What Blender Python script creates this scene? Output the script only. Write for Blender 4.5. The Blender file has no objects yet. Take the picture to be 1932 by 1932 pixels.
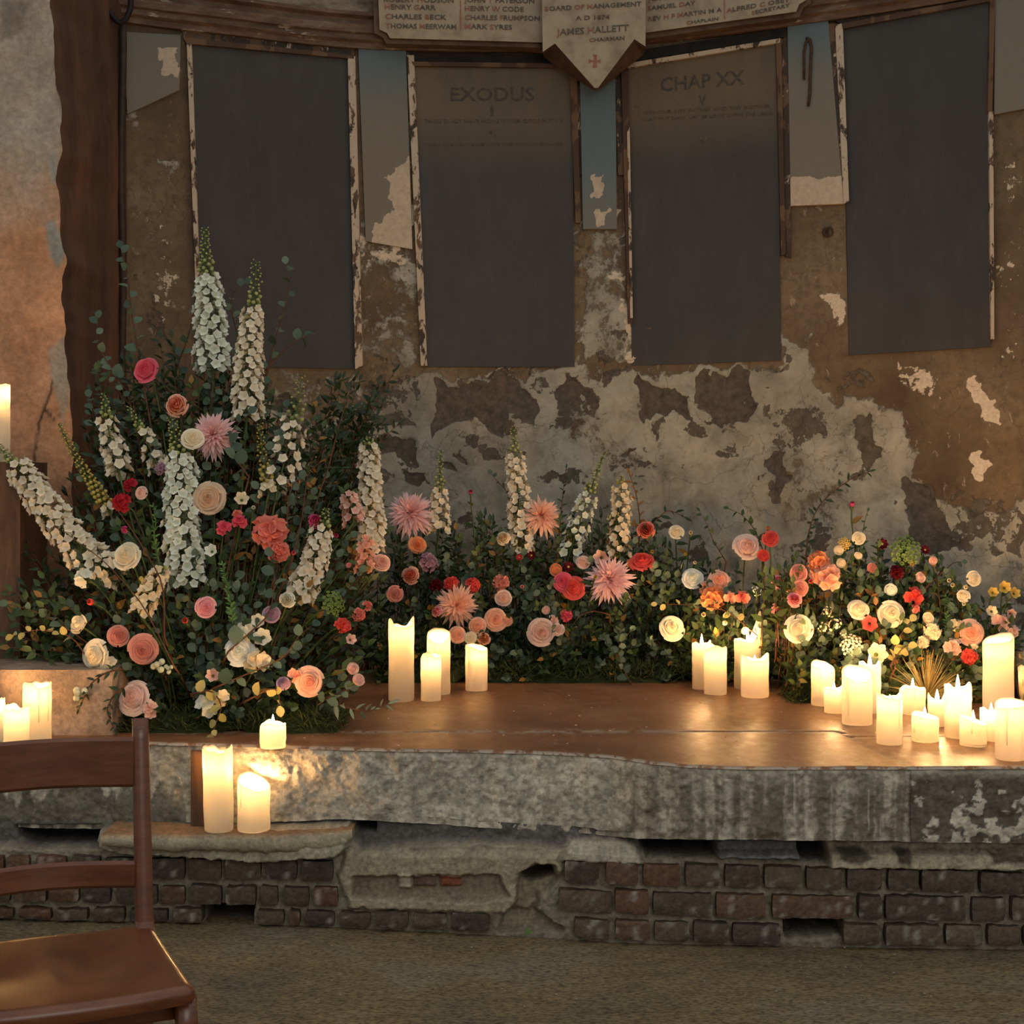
import bpy, math, random
import numpy as np
from math import sin, cos, pi, radians

# ------------------------------------------------------------------ basics
F = 2860.0; CX = 966.0; HY = 900.0; H = 1.27          # focal length in px, eye level row, eye height
sc = bpy.context.scene
C = sc.collection
rng = np.random.default_rng(7)
random.seed(7)

def px2x(px, Y): return (px - CX) * Y / F
def py2z(py, Y): return H - (py - HY) * Y / F
def P(px, py, Y): return np.array([px2x(px, Y), Y, py2z(py, Y)])

# plan of the curved apse wall
_WX = np.array([-3.2,-2.4,-1.70,-1.29,-.67,-.147,.57,1.218,1.806,2.31,2.9,3.5])
_WY = np.array([4.9,5.45,5.80,5.975,6.25,6.30,6.174,5.87,5.534,5.15,4.62,3.95])
def _spline(xs, ys):
    m = np.gradient(ys, xs)
    def f(x):
        x = np.asarray(x, float)
        i = np.clip(np.searchsorted(xs, x) - 1, 0, len(xs) - 2)
        h = xs[i+1]-xs[i]; t = np.clip((x-xs[i])/h, 0, 1)
        return ((2*t**3-3*t**2+1)*ys[i]+(t**3-2*t**2+t)*h*m[i]+(-2*t**3+3*t**2)*ys[i+1]+(t**3-t**2)*h*m[i+1])
    return f
YW = _spline(_WX, _WY)
def wall_pt(px, py, off=0.0):
    px = np.asarray(px, float); py = np.asarray(py, float)
    X = (px-CX)*5.9/F
    for _ in range(14):
        X = 0.5*X + 0.5*(px-CX)*(YW(X)-off)/F
    Y = YW(X)-off
    return X, Y, H-(py-HY)*Y/F

# ------------------------------------------------------------------ noise
def _hash(ix, iy, s):
    h = (ix.astype(np.int64)*374761393 + iy.astype(np.int64)*668265263 + s*982451653) & 0x7fffffff
    h = ((h ^ (h >> 13))*1274126177) & 0x7fffffff
    return ((h ^ (h >> 16)) & 0xffff)/65535.0
def vnoise(x, y, s=0):
    x = np.asarray(x, float); y = np.asarray(y, float)
    ix = np.floor(x); iy = np.floor(y); fx = x-ix; fy = y-iy
    fx = fx*fx*(3-2*fx); fy = fy*fy*(3-2*fy)
    a=_hash(ix,iy,s); b=_hash(ix+1,iy,s); c=_hash(ix,iy+1,s); d=_hash(ix+1,iy+1,s)
    return (a*(1-fx)+b*fx)*(1-fy)+(c*(1-fx)+d*fx)*fy
def fbm(x, y, s=0, o=4):
    v = 0; a = .5; t = 0
    for k in range(o):
        v = v + a*vnoise(x*2**k, y*2**k, s+k*17); t += a; a *= .5
    return v/t
def poly_sd(px, py, poly):
    """signed distance (positive inside) to a polygon"""
    poly = np.array(poly, float); n = len(poly)
    d = np.full(px.shape, 1e9); ins = np.zeros(px.shape, bool)
    for i in range(n):
        ax, ay = poly[i]; bx, by = poly[(i+1) % n]
        ex, ey = bx-ax, by-ay
        t = np.clip(((px-ax)*ex+(py-ay)*ey)/(ex*ex+ey*ey+1e-9), 0, 1)
        d = np.minimum(d, np.hypot(px-ax-t*ex, py-ay-t*ey))
        c = ((ay > py) != (by > py)) & (px < (bx-ax)*(py-ay)/((by-ay) if by != ay else 1e-9)+ax)
        ins ^= c
    return np.where(ins, d, -d)

# ------------------------------------------------------------------ meshes
class MB:
    def __init__(s): s.v=[]; s.f=[]; s.c=[]; s.n=0; s.m=[]
    def add(s, v, f, c=None, mi=0):
        v = np.asarray(v, float).reshape(-1,3); f = np.asarray(f, int).reshape(-1,4)
        s.v.append(v); s.f.append(f+s.n); s.n += len(v)
        if c is None: c = (1,.5,.5)
        c = np.asarray(c, float)
        if c.ndim == 1: c = np.tile(c, (len(v),1))
        s.c.append(c[:, :3]); s.m.append(np.full(len(f), mi, int))
        return s
    def grid(s, V, c=None, wrap=False, mi=0):
        """V: (nu, nv, 3)"""
        nu, nv = V.shape[:2]
        idx = np.arange(nu*nv).reshape(nu, nv)
        if wrap: idx = np.vstack([idx, idx[:1]])
        a=idx[:-1,:-1]; b=idx[1:,:-1]; d=idx[1:,1:]; e=idx[:-1,1:]
        f = np.stack([a,b,d,e], -1).reshape(-1,4)
        if c is not None:
            c = np.asarray(c, float)
            if c.ndim == 3: c = c.reshape(-1, c.shape[-1])
        return s.add(V.reshape(-1,3), f, c, mi)
    def box(s, lo, hi, c=None, mi=0):
        x0,y0,z0 = lo; x1,y1,z1 = hi
        v = [(x0,y0,z0),(x1,y0,z0),(x1,y1,z0),(x0,y1,z0),(x0,y0,z1),(x1,y0,z1),(x1,y1,z1),(x0,y1,z1)]
        f = [(0,3,2,1),(4,5,6,7),(0,1,5,4),(1,2,6,5),(2,3,7,6),(3,0,4,7)]
        return s.add(v, f, c, mi)
    def tube(s, pts, r, n=6, c=None, mi=0):
        pts = np.asarray(pts, float); k = len(pts)
        r = np.full(k, r) if np.isscalar(r) else np.asarray(r, float)
        t = np.gradient(pts, axis=0); t /= np.linalg.norm(t, axis=1)[:,None]+1e-9
        up = np.array([0,0,1.]) if abs(t[0][2]) < .9 else np.array([0,1.,0])
        V = np.zeros((k, n, 3)); 
        a = np.cross(t[0], up); a /= np.linalg.norm(a)+1e-9
        for i in range(k):
            a = a - t[i]*np.dot(a,t[i]); a /= np.linalg.norm(a)+1e-9
            b = np.cross(t[i], a)
            th = np.linspace(0, 2*pi, n, endpoint=False)
            V[i] = pts[i]+r[i]*(np.cos(th)[:,None]*a+np.sin(th)[:,None]*b)
        # caps
        V = np.concatenate([np.tile(pts[0],(1,n,1)), V, np.tile(pts[-1],(1,n,1))], 0)
        return s.grid(np.swapaxes(V,0,1), c, wrap=True, mi=mi)
    def mesh(s, name, mats, smooth=True, weld=False):
        me = bpy.data.meshes.new(name)
        v = np.concatenate(s.v); f = np.concatenate(s.f); c = np.concatenate(s.c); m = np.concatenate(s.m)
        me.vertices.add(len(v)); me.vertices.foreach_set('co', v.ravel())
        me.loops.add(len(f)*4); me.loops.foreach_set('vertex_index', f.ravel().astype(np.int32))
        me.polygons.add(len(f)); me.polygons.foreach_set('loop_start', (np.arange(len(f))*4).astype(np.int32))
        me.polygons.foreach_set('loop_total', np.full(len(f),4,np.int32))
        me.polygons.foreach_set('material_index', m.astype(np.int32))
        me.polygons.foreach_set('use_smooth', np.full(len(f), smooth))
        at = me.color_attributes.new('Col','FLOAT_COLOR','POINT')
        at.data.foreach_set('color', np.concatenate([c, np.ones((len(c),1))],1).ravel())
        me.update(calc_edges=True); me.validate()
        if not isinstance(mats, (list,tuple)): mats = [mats]
        for x in mats: me.materials.append(x)
        return me
    def build(s, name, mats, parent=None, smooth=True, loc=None):
        o = bpy.data.objects.new(name, s.mesh(name, mats, smooth)); C.objects.link(o)
        if parent is not None: o.parent = parent
        if loc is not None: o.location = loc
        return o

def sharp(o, ang=40):
    me = o.data
    import bmesh
    bm = bmesh.new(); bm.from_mesh(me)
    bmesh.ops.remove_doubles(bm, verts=bm.verts, dist=1e-5)
    bmesh.ops.recalc_face_normals(bm, faces=bm.faces)
    for e in bm.edges:
        if len(e.link_faces)==2 and e.calc_face_angle(0) > radians(ang): e.smooth=False
    bm.to_mesh(me); bm.free()
    return o

def tag(o, label=None, cat=None, group=None, kind=None):
    if label: o['label']=label
    if cat: o['category']=cat
    if group: o['group']=group
    if kind: o['kind']=kind
    return o
def empty(name, loc, label, cat, group=None):
    o = bpy.data.objects.new(name, None); C.objects.link(o); o.location = loc
    o.empty_display_size = .05
    return tag(o, label, cat, group)

# ------------------------------------------------------------------ materials
class NT:
    def __init__(s, name):
        s.m = bpy.data.materials.new(name); s.m.use_nodes=True
        s.t = s.m.node_tree; s.t.nodes.clear()
        s.out = s.t.nodes.new('ShaderNodeOutputMaterial')
    def n(s, ty, **k):
        x = s.t.nodes.new('ShaderNode'+ty)
        for a,b in k.items():
            if a.startswith('i_'):
                key = a[2:].replace('_',' ')
                x.inputs[int(key) if key.isdigit() else key].default_value = b
            else: setattr(x,a,b)
        return x
    def l(s, a, b): s.t.links.new(a, b)
    def val(s, sock, v):
        if isinstance(v, (int,float)): sock.default_value = v
        elif isinstance(v, tuple): sock.default_value = v if len(v)==4 else (*v,1)
        else: s.l(v, sock)
    def coord(s, scale=(1,1,1)):
        tc = s.n('TexCoord'); mp = s.n('Mapping'); mp.inputs['Scale'].default_value = scale
        s.l(tc.outputs['Object'], mp.inputs['Vector']); return mp.outputs[0]
    def noise(s, scale, detail=5, rough=.6, vec=None, dist=0.0):
        x = s.n('TexNoise'); x.inputs['Scale'].default_value=scale; x.inputs['Detail'].default_value=detail
        x.inputs['Roughness'].default_value=rough; x.inputs['Distortion'].default_value=dist
        s.l(vec if vec is not None else s.coord(), x.inputs['Vector']); return x.outputs['Fac']
    def ramp(s, fac, stops, interp='LINEAR'):
        r = s.n('ValToRGB'); r.color_ramp.interpolation=interp; e = r.color_ramp.elements
        e[0].position, e[0].color = stops[0][0], (*stops[0][1],1) if isinstance(stops[0][1],tuple) else (stops[0][1],)*3+(1,)
        e[1].position, e[1].color = stops[1][0], (*stops[1][1],1) if isinstance(stops[1][1],tuple) else (stops[1][1],)*3+(1,)
        for p,c in stops[2:]:
            q = e.new(p); q.color = (*c,1) if isinstance(c,tuple) else (c,c,c,1)
        s.l(fac, r.inputs[0]); return r.outputs[0]
    def mix(s, fac, a, b, mode='MIX'):
        x = s.n('MixRGB', blend_type=mode); s.val(x.inputs[0], fac); s.val(x.inputs[1], a); s.val(x.inputs[2], b); return x.outputs[0]
    def math(s, op, a, b=0.0, clamp=False):
        x = s.n('Math', operation=op); x.use_clamp=clamp; s.val(x.inputs[0], a); s.val(x.inputs[1], b); return x.outputs[0]
    def step(s, v, lo, hi):
        x = s.n('MapRange'); x.clamp=True; s.l(v, x.inputs[0]); x.inputs[1].default_value=lo; x.inputs[2].default_value=hi; return x.outputs[0]
    def attr(s, name='Col'):
        a = s.n('Attribute', attribute_name=name); sp = s.n('SeparateColor'); s.l(a.outputs['Color'], sp.inputs[0])
        return a.outputs['Color'], sp.outputs[0], sp.outputs[1], sp.outputs[2]
    def surf(s, col, rough=.8, spec=.3, bump=None, bd=.01, bs=.5, **k):
        b = s.n('BsdfPrincipled'); s.val(b.inputs['Base Color'], col); s.val(b.inputs['Roughness'], rough)
        s.val(b.inputs['Specular IOR Level'], spec)
        for a,v in k.items(): s.val(b.inputs[a.replace('_',' ')], v)
        if bump is not None:
            bp = s.n('Bump'); bp.inputs['Distance'].default_value=bd; bp.inputs['Strength'].default_value=bs
            s.l(bump, bp.inputs['Height']); s.l(bp.outputs[0], b.inputs['Normal'])
        s.l(b.outputs[0], s.out.inputs[0]); return s.m

def m_noise(name, stops, scale, rough=.8, bump=.01, spec=.3, sc=(1,1,1), detail=6, bs=.6):
    t = NT(name); v = t.coord(sc); f = t.noise(scale, detail, .62, v)
    return t.surf(t.ramp(f, stops), rough, spec, f, bump, bs)

def m_wallplaster():
    t = NT('worn_plaster'); _, R, G, B = t.attr()
    v = t.coord()
    n1 = t.noise(9, 8, .68, v, .4); n2 = t.noise(34, 6, .65, v); n3 = t.noise(2.3, 5, .6, v); n4 = t.noise(90, 4, .6, v)
    w = t.math('ADD', t.math('MULTIPLY', t.math('SUBTRACT', n1, .5), 1.2), t.math('MULTIPLY', t.math('SUBTRACT', n2, .5), .8))
    brown = t.ramp(n3, [(.3,(.085,.056,.032)),(.5,(.155,.108,.063)),(.72,(.23,.17,.105))])
    brown = t.mix(t.step(n2,.45,.75), brown, (.10,.07,.042))
    light = t.ramp(n1, [(.3,(.19,.172,.13)),(.5,(.33,.31,.245)),(.72,(.43,.405,.325))])
    light = t.mix(t.math('MULTIPLY', t.step(n2,.55,.7),.5), light, (.17,.145,.11))
    dark = t.ramp(n2, [(.3,(.055,.045,.034)),(.7,(.135,.112,.084))])
    cream = t.ramp(n4, [(.3,(.50,.40,.28)),(.7,(.68,.58,.44))])
    n5 = t.noise(22, 6, .75, t.coord((1,1,.6)), .6)
    brown = t.mix(t.math('MULTIPLY', t.step(n5,.62,.65), .55), brown, (.40,.33,.24))
    light = t.mix(t.math('MULTIPLY', t.step(n3,.50,.62), .45), light, (.17,.15,.11))
    fr = t.step(t.math('ADD', R, w), .43, .57)
    fg = t.step(t.math('ADD', G, w), .48, .53)
    fb = t.step(t.math('ADD', B, w), .49, .53)
    col = t.mix(fr, brown, light); col = t.mix(fg, col, dark); col = t.mix(fb, col, cream)
    # hair cracks
    vo = t.n('TexVoronoi', feature='DISTANCE_TO_EDGE'); vo.inputs['Scale'].default_value=3.2
    nn = t.n('TexNoise'); nn.inputs['Scale'].default_value=5; nn.inputs['Detail'].default_value=6
    t.l(v, nn.inputs['Vector'])
    va = t.n('VectorMath', operation='ADD'); vs = t.n('VectorMath', operation='SCALE'); vs.inputs['Scale'].default_value=.55
    t.l(nn.outputs['Color'], vs.inputs[0]); t.l(v, va.inputs[0]); t.l(vs.outputs[0], va.inputs[1]); t.l(va.outputs[0], vo.inputs['Vector'])
    crk = t.step(vo.outputs['Distance'], .0, .012)
    col = t.mix(t.math('MULTIPLY', t.math('SUBTRACT', 1.0, crk), .55), col, (.06,.045,.032))
    hgt = t.math('ADD', t.math('ADD', t.math('MULTIPLY', n1,.4), t.math('MULTIPLY', n4,.15)), t.math('SUBTRACT', t.math('MULTIPLY',fr,.35), t.math('MULTIPLY',fg,.35)))
    return t.surf(col, .88, .2, hgt, .018, .7)

def m_attrcol(name, rough=.85, bump=.008, scale=60, spec=.2, var=.5, bs=.6):
    t = NT(name); c, R, G, B = t.attr(); v = t.coord()
    n = t.noise(scale, 6, .65, v); n2 = t.noise(scale*.22, 5, .6, v)
    k = t.ramp(n, [(.3, 1-var),(.7, 1+var*.6)])
    k2 = t.ramp(n2, [(.3, 1-var*.5),(.7, 1+var*.4)])
    col = t.mix(1.0, t.mix(1.0, c, k, 'MULTIPLY'), k2, 'MULTIPLY')
    return t.surf(col, rough, spec, t.math('ADD', n, n2), bump, bs)

def m_peel(name, thr, c1=(.56,.45,.33), c2=(.035,.024,.018), c3=(.13,.07,.035)):
    t = NT(name); v = t.coord((1,1,.45)); n = t.noise(26, 7, .7, v, .3); n2 = t.noise(9,4,.6,v)
    col = t.mix(t.step(n2,.5,.53), c2, c3); col = t.mix(t.step(n, thr-.02, thr+.02), col, c1)
    n3 = t.noise(80,4,.6,t.coord()); col = t.mix(t.math('MULTIPLY',n3,.35), col, (.1,.07,.05))
    return t.surf(col, .7, .3, t.step(n, thr-.02, thr+.02), .006, .8)

def m_leaf(name, c1, c2, trans=.25, rough=.5, edge=None):
    """Col.r: 0 at the leaf base .. 1 at its tip, Col.g: random per leaf"""
    t = NT(name); _, R, G, B = t.attr()
    col = t.mix(G, c1, c2)
    if edge: col = t.mix(t.step(G,.86,.9), col, edge)
    b = t.n('BsdfPrincipled'); t.val(b.inputs['Base Color'], col); b.inputs['Roughness'].default_value=rough
    b.inputs['Specular IOR Level'].default_value=.35
    tr = t.n('BsdfTranslucent'); t.val(tr.inputs[0], t.mix(.3, col, (.3,.4,.1)))
    mx = t.n('MixShader'); mx.inputs[0].default_value=trans
    t.l(b.outputs[0], mx.inputs[1]); t.l(tr.outputs[0], mx.inputs[2]); t.l(mx.outputs[0], t.out.inputs[0])
    return t.m
def m_petal(name, heart, tip, trans=.3):
    """Col.r: 0 in the heart of the bloom .. 1 at the petal rim"""
    t = NT(name); _, R, G, B = t.attr()
    col = t.mix(R, heart, tip)
    k = t.ramp(G, [(0,.86),(1,1.08)]); col = t.mix(1.0, col, k, 'MULTIPLY')
    b = t.n('BsdfPrincipled'); t.val(b.inputs['Base Color'], col); b.inputs['Roughness'].default_value=.65
    b.inputs['Specular IOR Level'].default_value=.2
    tr = t.n('BsdfTranslucent'); t.val(tr.inputs[0], col)
    mx = t.n('MixShader'); mx.inputs[0].default_value=trans
    t.l(b.outputs[0], mx.inputs[1]); t.l(tr.outputs[0], mx.inputs[2]); t.l(mx.outputs[0], t.out.inputs[0])
    return t.m
WORLD=.80; WINDOW=78.0
# ================================================================== THE ROOM
M = {}
M['wall'] = m_wallplaster()

def wall_masks(px, py):
    R = np.zeros(px.shape); G = np.zeros(px.shape); B = np.zeros(px.shape)
    px0, py0 = px, py
    px = px0 + (fbm(px0/45, py0/45, 91, 4)-.5)*70; py = py0 + (fbm(px0/45, py0/45, 92, 4)-.5)*70
    def put(A, poly, amt=1.0, soft=22.0, mode='max'):
        w = np.clip(.5 + poly_sd(px, py, poly)/(2*soft), 0, 1)*amt
        if mode=='max': np.maximum(A, w, out=A)
        else: A *= (1-w)
    # pale lime plaster under the boards
    put(R, [(790,705),(1190,700),(1475,692),(1500,640),(1545,700),(1565,745),(1690,770),(1722,850),(1765,935),(1840,960),(2100,930),(2100,1500),(690,1500),(690,760)], .95, 16)
    put(R, [(1180,280),(1192,280),(1192,700),(1080,700),(1088,430),(1160,440)], .62, 18)
    put(R, [(670,200),(790,100),(800,700),(672,700)], .52, 20)
    put(R, [(500,700),(800,700),(800,1000),(480,1000)], .50, 20)
    put(R, [(1480,620),(1500,630),(1540,690),(1480,700)], .9, 8)
    put(R, [(1730,1030),(2100,1000),(2100,1500),(1700,1500)], .9, 20)
    put(R, [(240,120),(355,120),(360,330),(240,330)], .34, 30)
    # bare dark stone where it fell off
    for poly,a in [([(812,716),(990,712),(1008,800),(945,782),(935,836),(885,790),(822,812)],1.),
              ([(1203,706),(1312,745),(1312,800),(1262,782),(1212,815)],1.),([(1318,712),(1405,702),(1436,775),(1402,805),(1345,795)],1.),
              ([(1440,770),(1560,765),(1570,835),(1490,860),(1440,830)],.52),([(1598,790),(1645,780),(1645,880),(1615,880)],.75),
              ([(1448,846),(1488,846),(1490,950),(1448,955)],.72),([(1698,925),(1765,905),(1790,985),(1850,1048),(1690,1040)],.78),
              ([(720,828),(798,822),(800,866),(720,862)],.95),([(762,876),(800,880),(800,905),(770,900)],.85),([(1035,728),(1110,715),(1125,790),(1042,800)],.62),
              ([(1500,905),(1600,895),(1600,925),(1500,935)],.4),([(1565,700),(1640,690),(1660,740),(1580,745)],.45),
              ([(830,865),(860,862),(862,905),(835,900)],.7),([(868,838),(892,830),(890,870),(872,868)],.8),([(1180,846),(1215,852),(1210,880),(1180,866)],.7),
              ([(1230,805),(1255,800),(1255,840),(1235,845)],.55),([(1790,900),(1932,930),(1932,1040),(1800,1030)],.5),
              ([(680,700),(790,730),(790,800),(690,830)],.55),([(1120,690),(1195,690),(1195,720),(1120,730)],.5)]:
        put(G, poly, a, 9)
    put(G, [(240,450),(350,430),(360,1000),(240,1000)], .42, 60)
    # cream chips and scars
    for poly,a in [([(1838,712),(1868,735),(1878,806),(1840,775)],1.),([(1842,852),(1872,858),(1866,894),(1848,885)],1.),
              ([(725,330),(770,300),(775,450),(720,440),(738,390)],.72),([(690,430),(770,455),(770,500),(690,500)],.5),
              ([(1700,690),(1780,700),(1760,760),(1710,740)],.46),([(1540,560),(1585,545),(1590,620),(1560,610)],.6),
              ([(1880,300),(1932,300),(1932,680),(1885,680)],.36),([(1118,400),(1160,400),(1155,432),(1122,434)],.8),
              ([(280,400),(350,380),(350,600),(300,620)],.36),([(1150,500),(1190,500),(1190,700),(1165,700)],.5)]:
        put(B, poly, a, 7)
    m = fbm(px0/60, py0/45, 95, 4)                       # mottling of the old lime coat
    G = np.maximum(G, np.clip((m-.54)*3.4,0,.52)*(R>.3)); R = np.where(R>.3, R-.35*np.clip((fbm(px0/120,py0/90,96)-.5)*3,0,1), R+.30*np.clip((m-.5)*5,0,1)*.8)
    return np.stack([R,G,B], -1)

def make_wall():
    xs = np.concatenate([np.linspace(-3.2,-1.75,12)[:-1], np.linspace(-1.75,2.25,560), np.linspace(2.25,3.5,12)[1:]])
    zs = np.concatenate([np.linspace(.0,.5,4)[:-1], np.linspace(.5,3.3,400), np.linspace(3.3,4.6,6)[1:]])
    X, Z = np.meshgrid(xs, zs, indexing='ij'); Y = YW(X)
    px = CX + X*F/Y; py = HY-(Z-H)*F/Y
    c = wall_masks(px, py)
    d = (fbm(X*2.2, Z*2.2, 3)-.5)*.03 + (fbm(X*14, Z*14, 9)-.5)*.006 + (c[...,0]>.5)*.003 - (c[...,1]>.55)*.006
    V = np.stack([X, Y-d, Z], -1)
    mb = MB(); mb.grid(V, c)
    o = mb.build('wall_back', M['wall'])
    tag(o, 'curved apse wall of crumbling brown and pale plaster behind the flowers', 'wall', kind='structure')
make_wall()

def wall_poly(mb, q, off, thick, nx=8, nz=2, c=None, mi=0):
    """q: four photo corners TL TR BR BL of a thing on the wall -> curved slab of real thickness"""
    q = np.array(q, float)
    u = np.linspace(0,1,nx+1)[:,None]; v = np.linspace(0,1,nz+1)[None,:]
    pxx = (1-u)*(1-v)*q[0,0]+u*(1-v)*q[1,0]+u*v*q[2,0]+(1-u)*v*q[3,0]
    pyy = (1-u)*(1-v)*q[0,1]+u*(1-v)*q[1,1]+u*v*q[2,1]+(1-u)*v*q[3,1]
    X,Y,Z = wall_pt(pxx, pyy, off)
    Fr = np.stack([X,Y,Z],-1); Bk = Fr + np.array([0,thick,0])
    if c is None: c = np.zeros(Fr.shape)
    mb.grid(Fr[::-1], c[::-1], mi=mi)
    for a,b,k in ((Fr[:,0],Bk[:,0],c[:,0]),(Fr[:,-1],Bk[:,-1],c[:,-1]),(Fr[0],Bk[0],c[0]),(Fr[-1],Bk[-1],c[-1])):
        mb.grid(np.stack([a,b],1), np.stack([k,k],1), mi=mi)
    return mb

# --- painted pilaster strips between the boards
def m_strip():
    t = NT('blue_grey_paint'); _, R, G, B = t.attr(); v = t.coord((1,1,.5)); n = t.noise(12,7,.65,v,.2); n2 = t.noise(50,5,.6,t.coord())
    col = t.mix(R, (.20,.175,.135), (.12,.17,.19))          # r: how blue the paint still is
    col = t.mix(t.math('MULTIPLY',n2,.3), col, (.10,.085,.06))
    cream = t.ramp(n2, [(.3,(.42,.33,.24)),(.7,(.55,.45,.33))])
    col = t.mix(t.step(t.math('ADD', B, t.math('MULTIPLY', t.math('SUBTRACT', n, .5), 1.5)), .47,.53), col, cream)
    return t.surf(col, .75, .25, n, .004, .5)
M['strip'] = m_strip()
def strip(name, q, label, blue, cream, off=.022, thick=.03):
    mb = MB(); q = np.array(q,float)
    nx, nz = 24, 90
    u = np.linspace(0,1,nx+1)[:,None]; v = np.linspace(0,1,nz+1)[None,:]
    pyy = (1-u)*(1-v)*q[0,1]+u*(1-v)*q[1,1]+u*v*q[2,1]+(1-u)*v*q[3,1]
    pxx = (1-u)*(1-v)*q[0,0]+u*(1-v)*q[1,0]+u*v*q[2,0]+(1-u)*v*q[3,0]
    b = np.clip((blue[1]-pyy)/(blue[1]-blue[0]),0,1)*blue[2]
    cr = np.zeros(b.shape)
    for poly in cream: cr = np.maximum(cr, np.clip(.5+poly_sd(pxx+(fbm(pxx/12,pyy/12,5)-.5)*26,pyy+(fbm(pxx/12,pyy/12,6)-.5)*26,poly)/12,0,1))
    wall_poly(mb, q, off, thick, nx, nz, np.stack([b, b*0, cr],-1))
    o = mb.build(name, M['strip'], smooth=False); tag(o, label, 'pilaster', kind='structure')
strip('trim_1', [(676,92),(766,96),(778,470),(690,455)], 'pilaster strip between first and second boards, blue at its head and grey below', (110,230,1.), [[(730,330),(780,290),(785,480),(700,480),(700,430),(740,400)]])
strip('trim_2', [(1093,90),(1160,90),(1164,432),(1100,432)], 'narrow blue pilaster strip below the pointed shield', (300,480,1.), [[(1118,330),(1140,335),(1138,372),(1115,370)],[(1118,396),(1150,396),(1142,425),(1122,425)]])
strip('trim_3', [(1486,48),(1562,34),(1592,384),(1492,388)], 'pilaster strip between third and fourth boards, cream at its foot', (60,160,1.), [[(1480,336),(1600,330),(1600,395),(1480,395)]])
strip('trim_4', [(1878,-60),(2040,-100),(2060,180),(1876,216)], 'grey pilaster strip beside the right board, broken at its foot', (-120,60,.5), [])
strip('trim_5', [(235,60),(341,66),(338,170),(240,215)], 'grey plaster panel above the left corner with scalloped foot', (60,120,.35), [[(300,90),(335,90),(335,140),(305,140)]], off=.016)

# --- the four boards
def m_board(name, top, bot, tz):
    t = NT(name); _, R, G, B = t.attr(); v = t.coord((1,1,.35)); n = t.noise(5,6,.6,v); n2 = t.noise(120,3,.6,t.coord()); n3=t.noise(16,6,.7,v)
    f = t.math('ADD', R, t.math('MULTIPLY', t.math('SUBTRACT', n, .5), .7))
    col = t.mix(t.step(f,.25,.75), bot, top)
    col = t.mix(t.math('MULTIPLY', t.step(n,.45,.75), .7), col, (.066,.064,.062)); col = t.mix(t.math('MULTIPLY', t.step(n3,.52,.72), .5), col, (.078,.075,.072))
    col = t.mix(t.math('MULTIPLY', n2, .35), col, (.04,.034,.03))
    return t.surf(col, .6, .25, n3, .002, .4)
M['slate'] = m_board('blackboard_paint', (.050,.047,.045), (.046,.043,.042), 0)
M['varnish'] = m_board('brown_varnish', (.16,.115,.065), (.052,.05,.048), 0)
M['cream_peel'] = m_peel('peeling_cream', .45)
M['dark_peel'] = m_peel('peeling_dark', .60)
M['brown_mould'] = m_peel('brown_moulding', .70, c2=(.06,.03,.016), c3=(.14,.075,.035))
M['pocket'] = m_noise('dark_recess', [(.3,(.012,.010,.010)),(.7,(.035,.026,.02))], 20, .8)
M['letter'] = m_noise('faded_black_letters', [(.3,(.035,.032,.03)),(.7,(.10,.08,.055))], 60, .7, .001)
M['faint'] = m_noise('worn_letters', [(.35,(.055,.045,.035)),(.62,(.14,.10,.058))], 45, .7, .001)
M['ink'] = m_noise('black_ink', [(.3,(.05,.045,.035)),(.7,(.16,.13,.09))], 80, .7, .001)
M['red'] = m_noise('red_ink', [(.3,(.26,.07,.045)),(.7,(.30,.16,.10))], 80, .7, .001)

def wall_text(name, runs, px0, py0, px1, py1, hpx, off, parent, up=True):
    """runs: [(text, material slot)], laid along the wall from (px0,py0) to (px1,py1) on the photo's line"""
    txt = ''.join(r[0] for r in runs)
    cu = bpy.data.curves.new(name,'FONT'); cu.body = txt; cu.resolution_u = 2; cu.extrude=.012; cu.offset=.010
    mats = [M[k] for k in ('ink','red','letter','faint')]
    for m_ in mats: cu.materials.append(m_)
    i = 0
    for s_, mi in runs:
        for _ in s_:
            if i < len(cu.body_format): cu.body_format[i].material_index = mi
            i += 1
    ob = bpy.data.objects.new(name, cu); C.objects.link(ob)
    dg = bpy.context.evaluated_depsgraph_get(); dg.update()
    me = bpy.data.meshes.new_from_object(ob.evaluated_get(dg))
    bpy.data.objects.remove(ob)
    n = len(me.vertices); co = np.zeros(n*3); me.vertices.foreach_get('co', co); co = co.reshape(-1,3)
    x0,x1 = co[:,0].min(), co[:,0].max(); y1 = max(.6,co[:,1].max())
    u = (co[:,0]-x0)/(x1-x0)
    pxx = px0+(px1-px0)*u; pyy = py0+(py1-py0)*u - co[:,1]/.7*hpx
    X,Y,Z = wall_pt(pxx, pyy, off); Y = Y - .0015*(co[:,2]>0) + .002*(co[:,2]<0)
    me.vertices.foreach_set('co', np.stack([X,Y,Z],-1).ravel()); me.update()
    o = bpy.data.objects.new(name, me); C.objects.link(o); o.parent = parent
    return o

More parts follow.
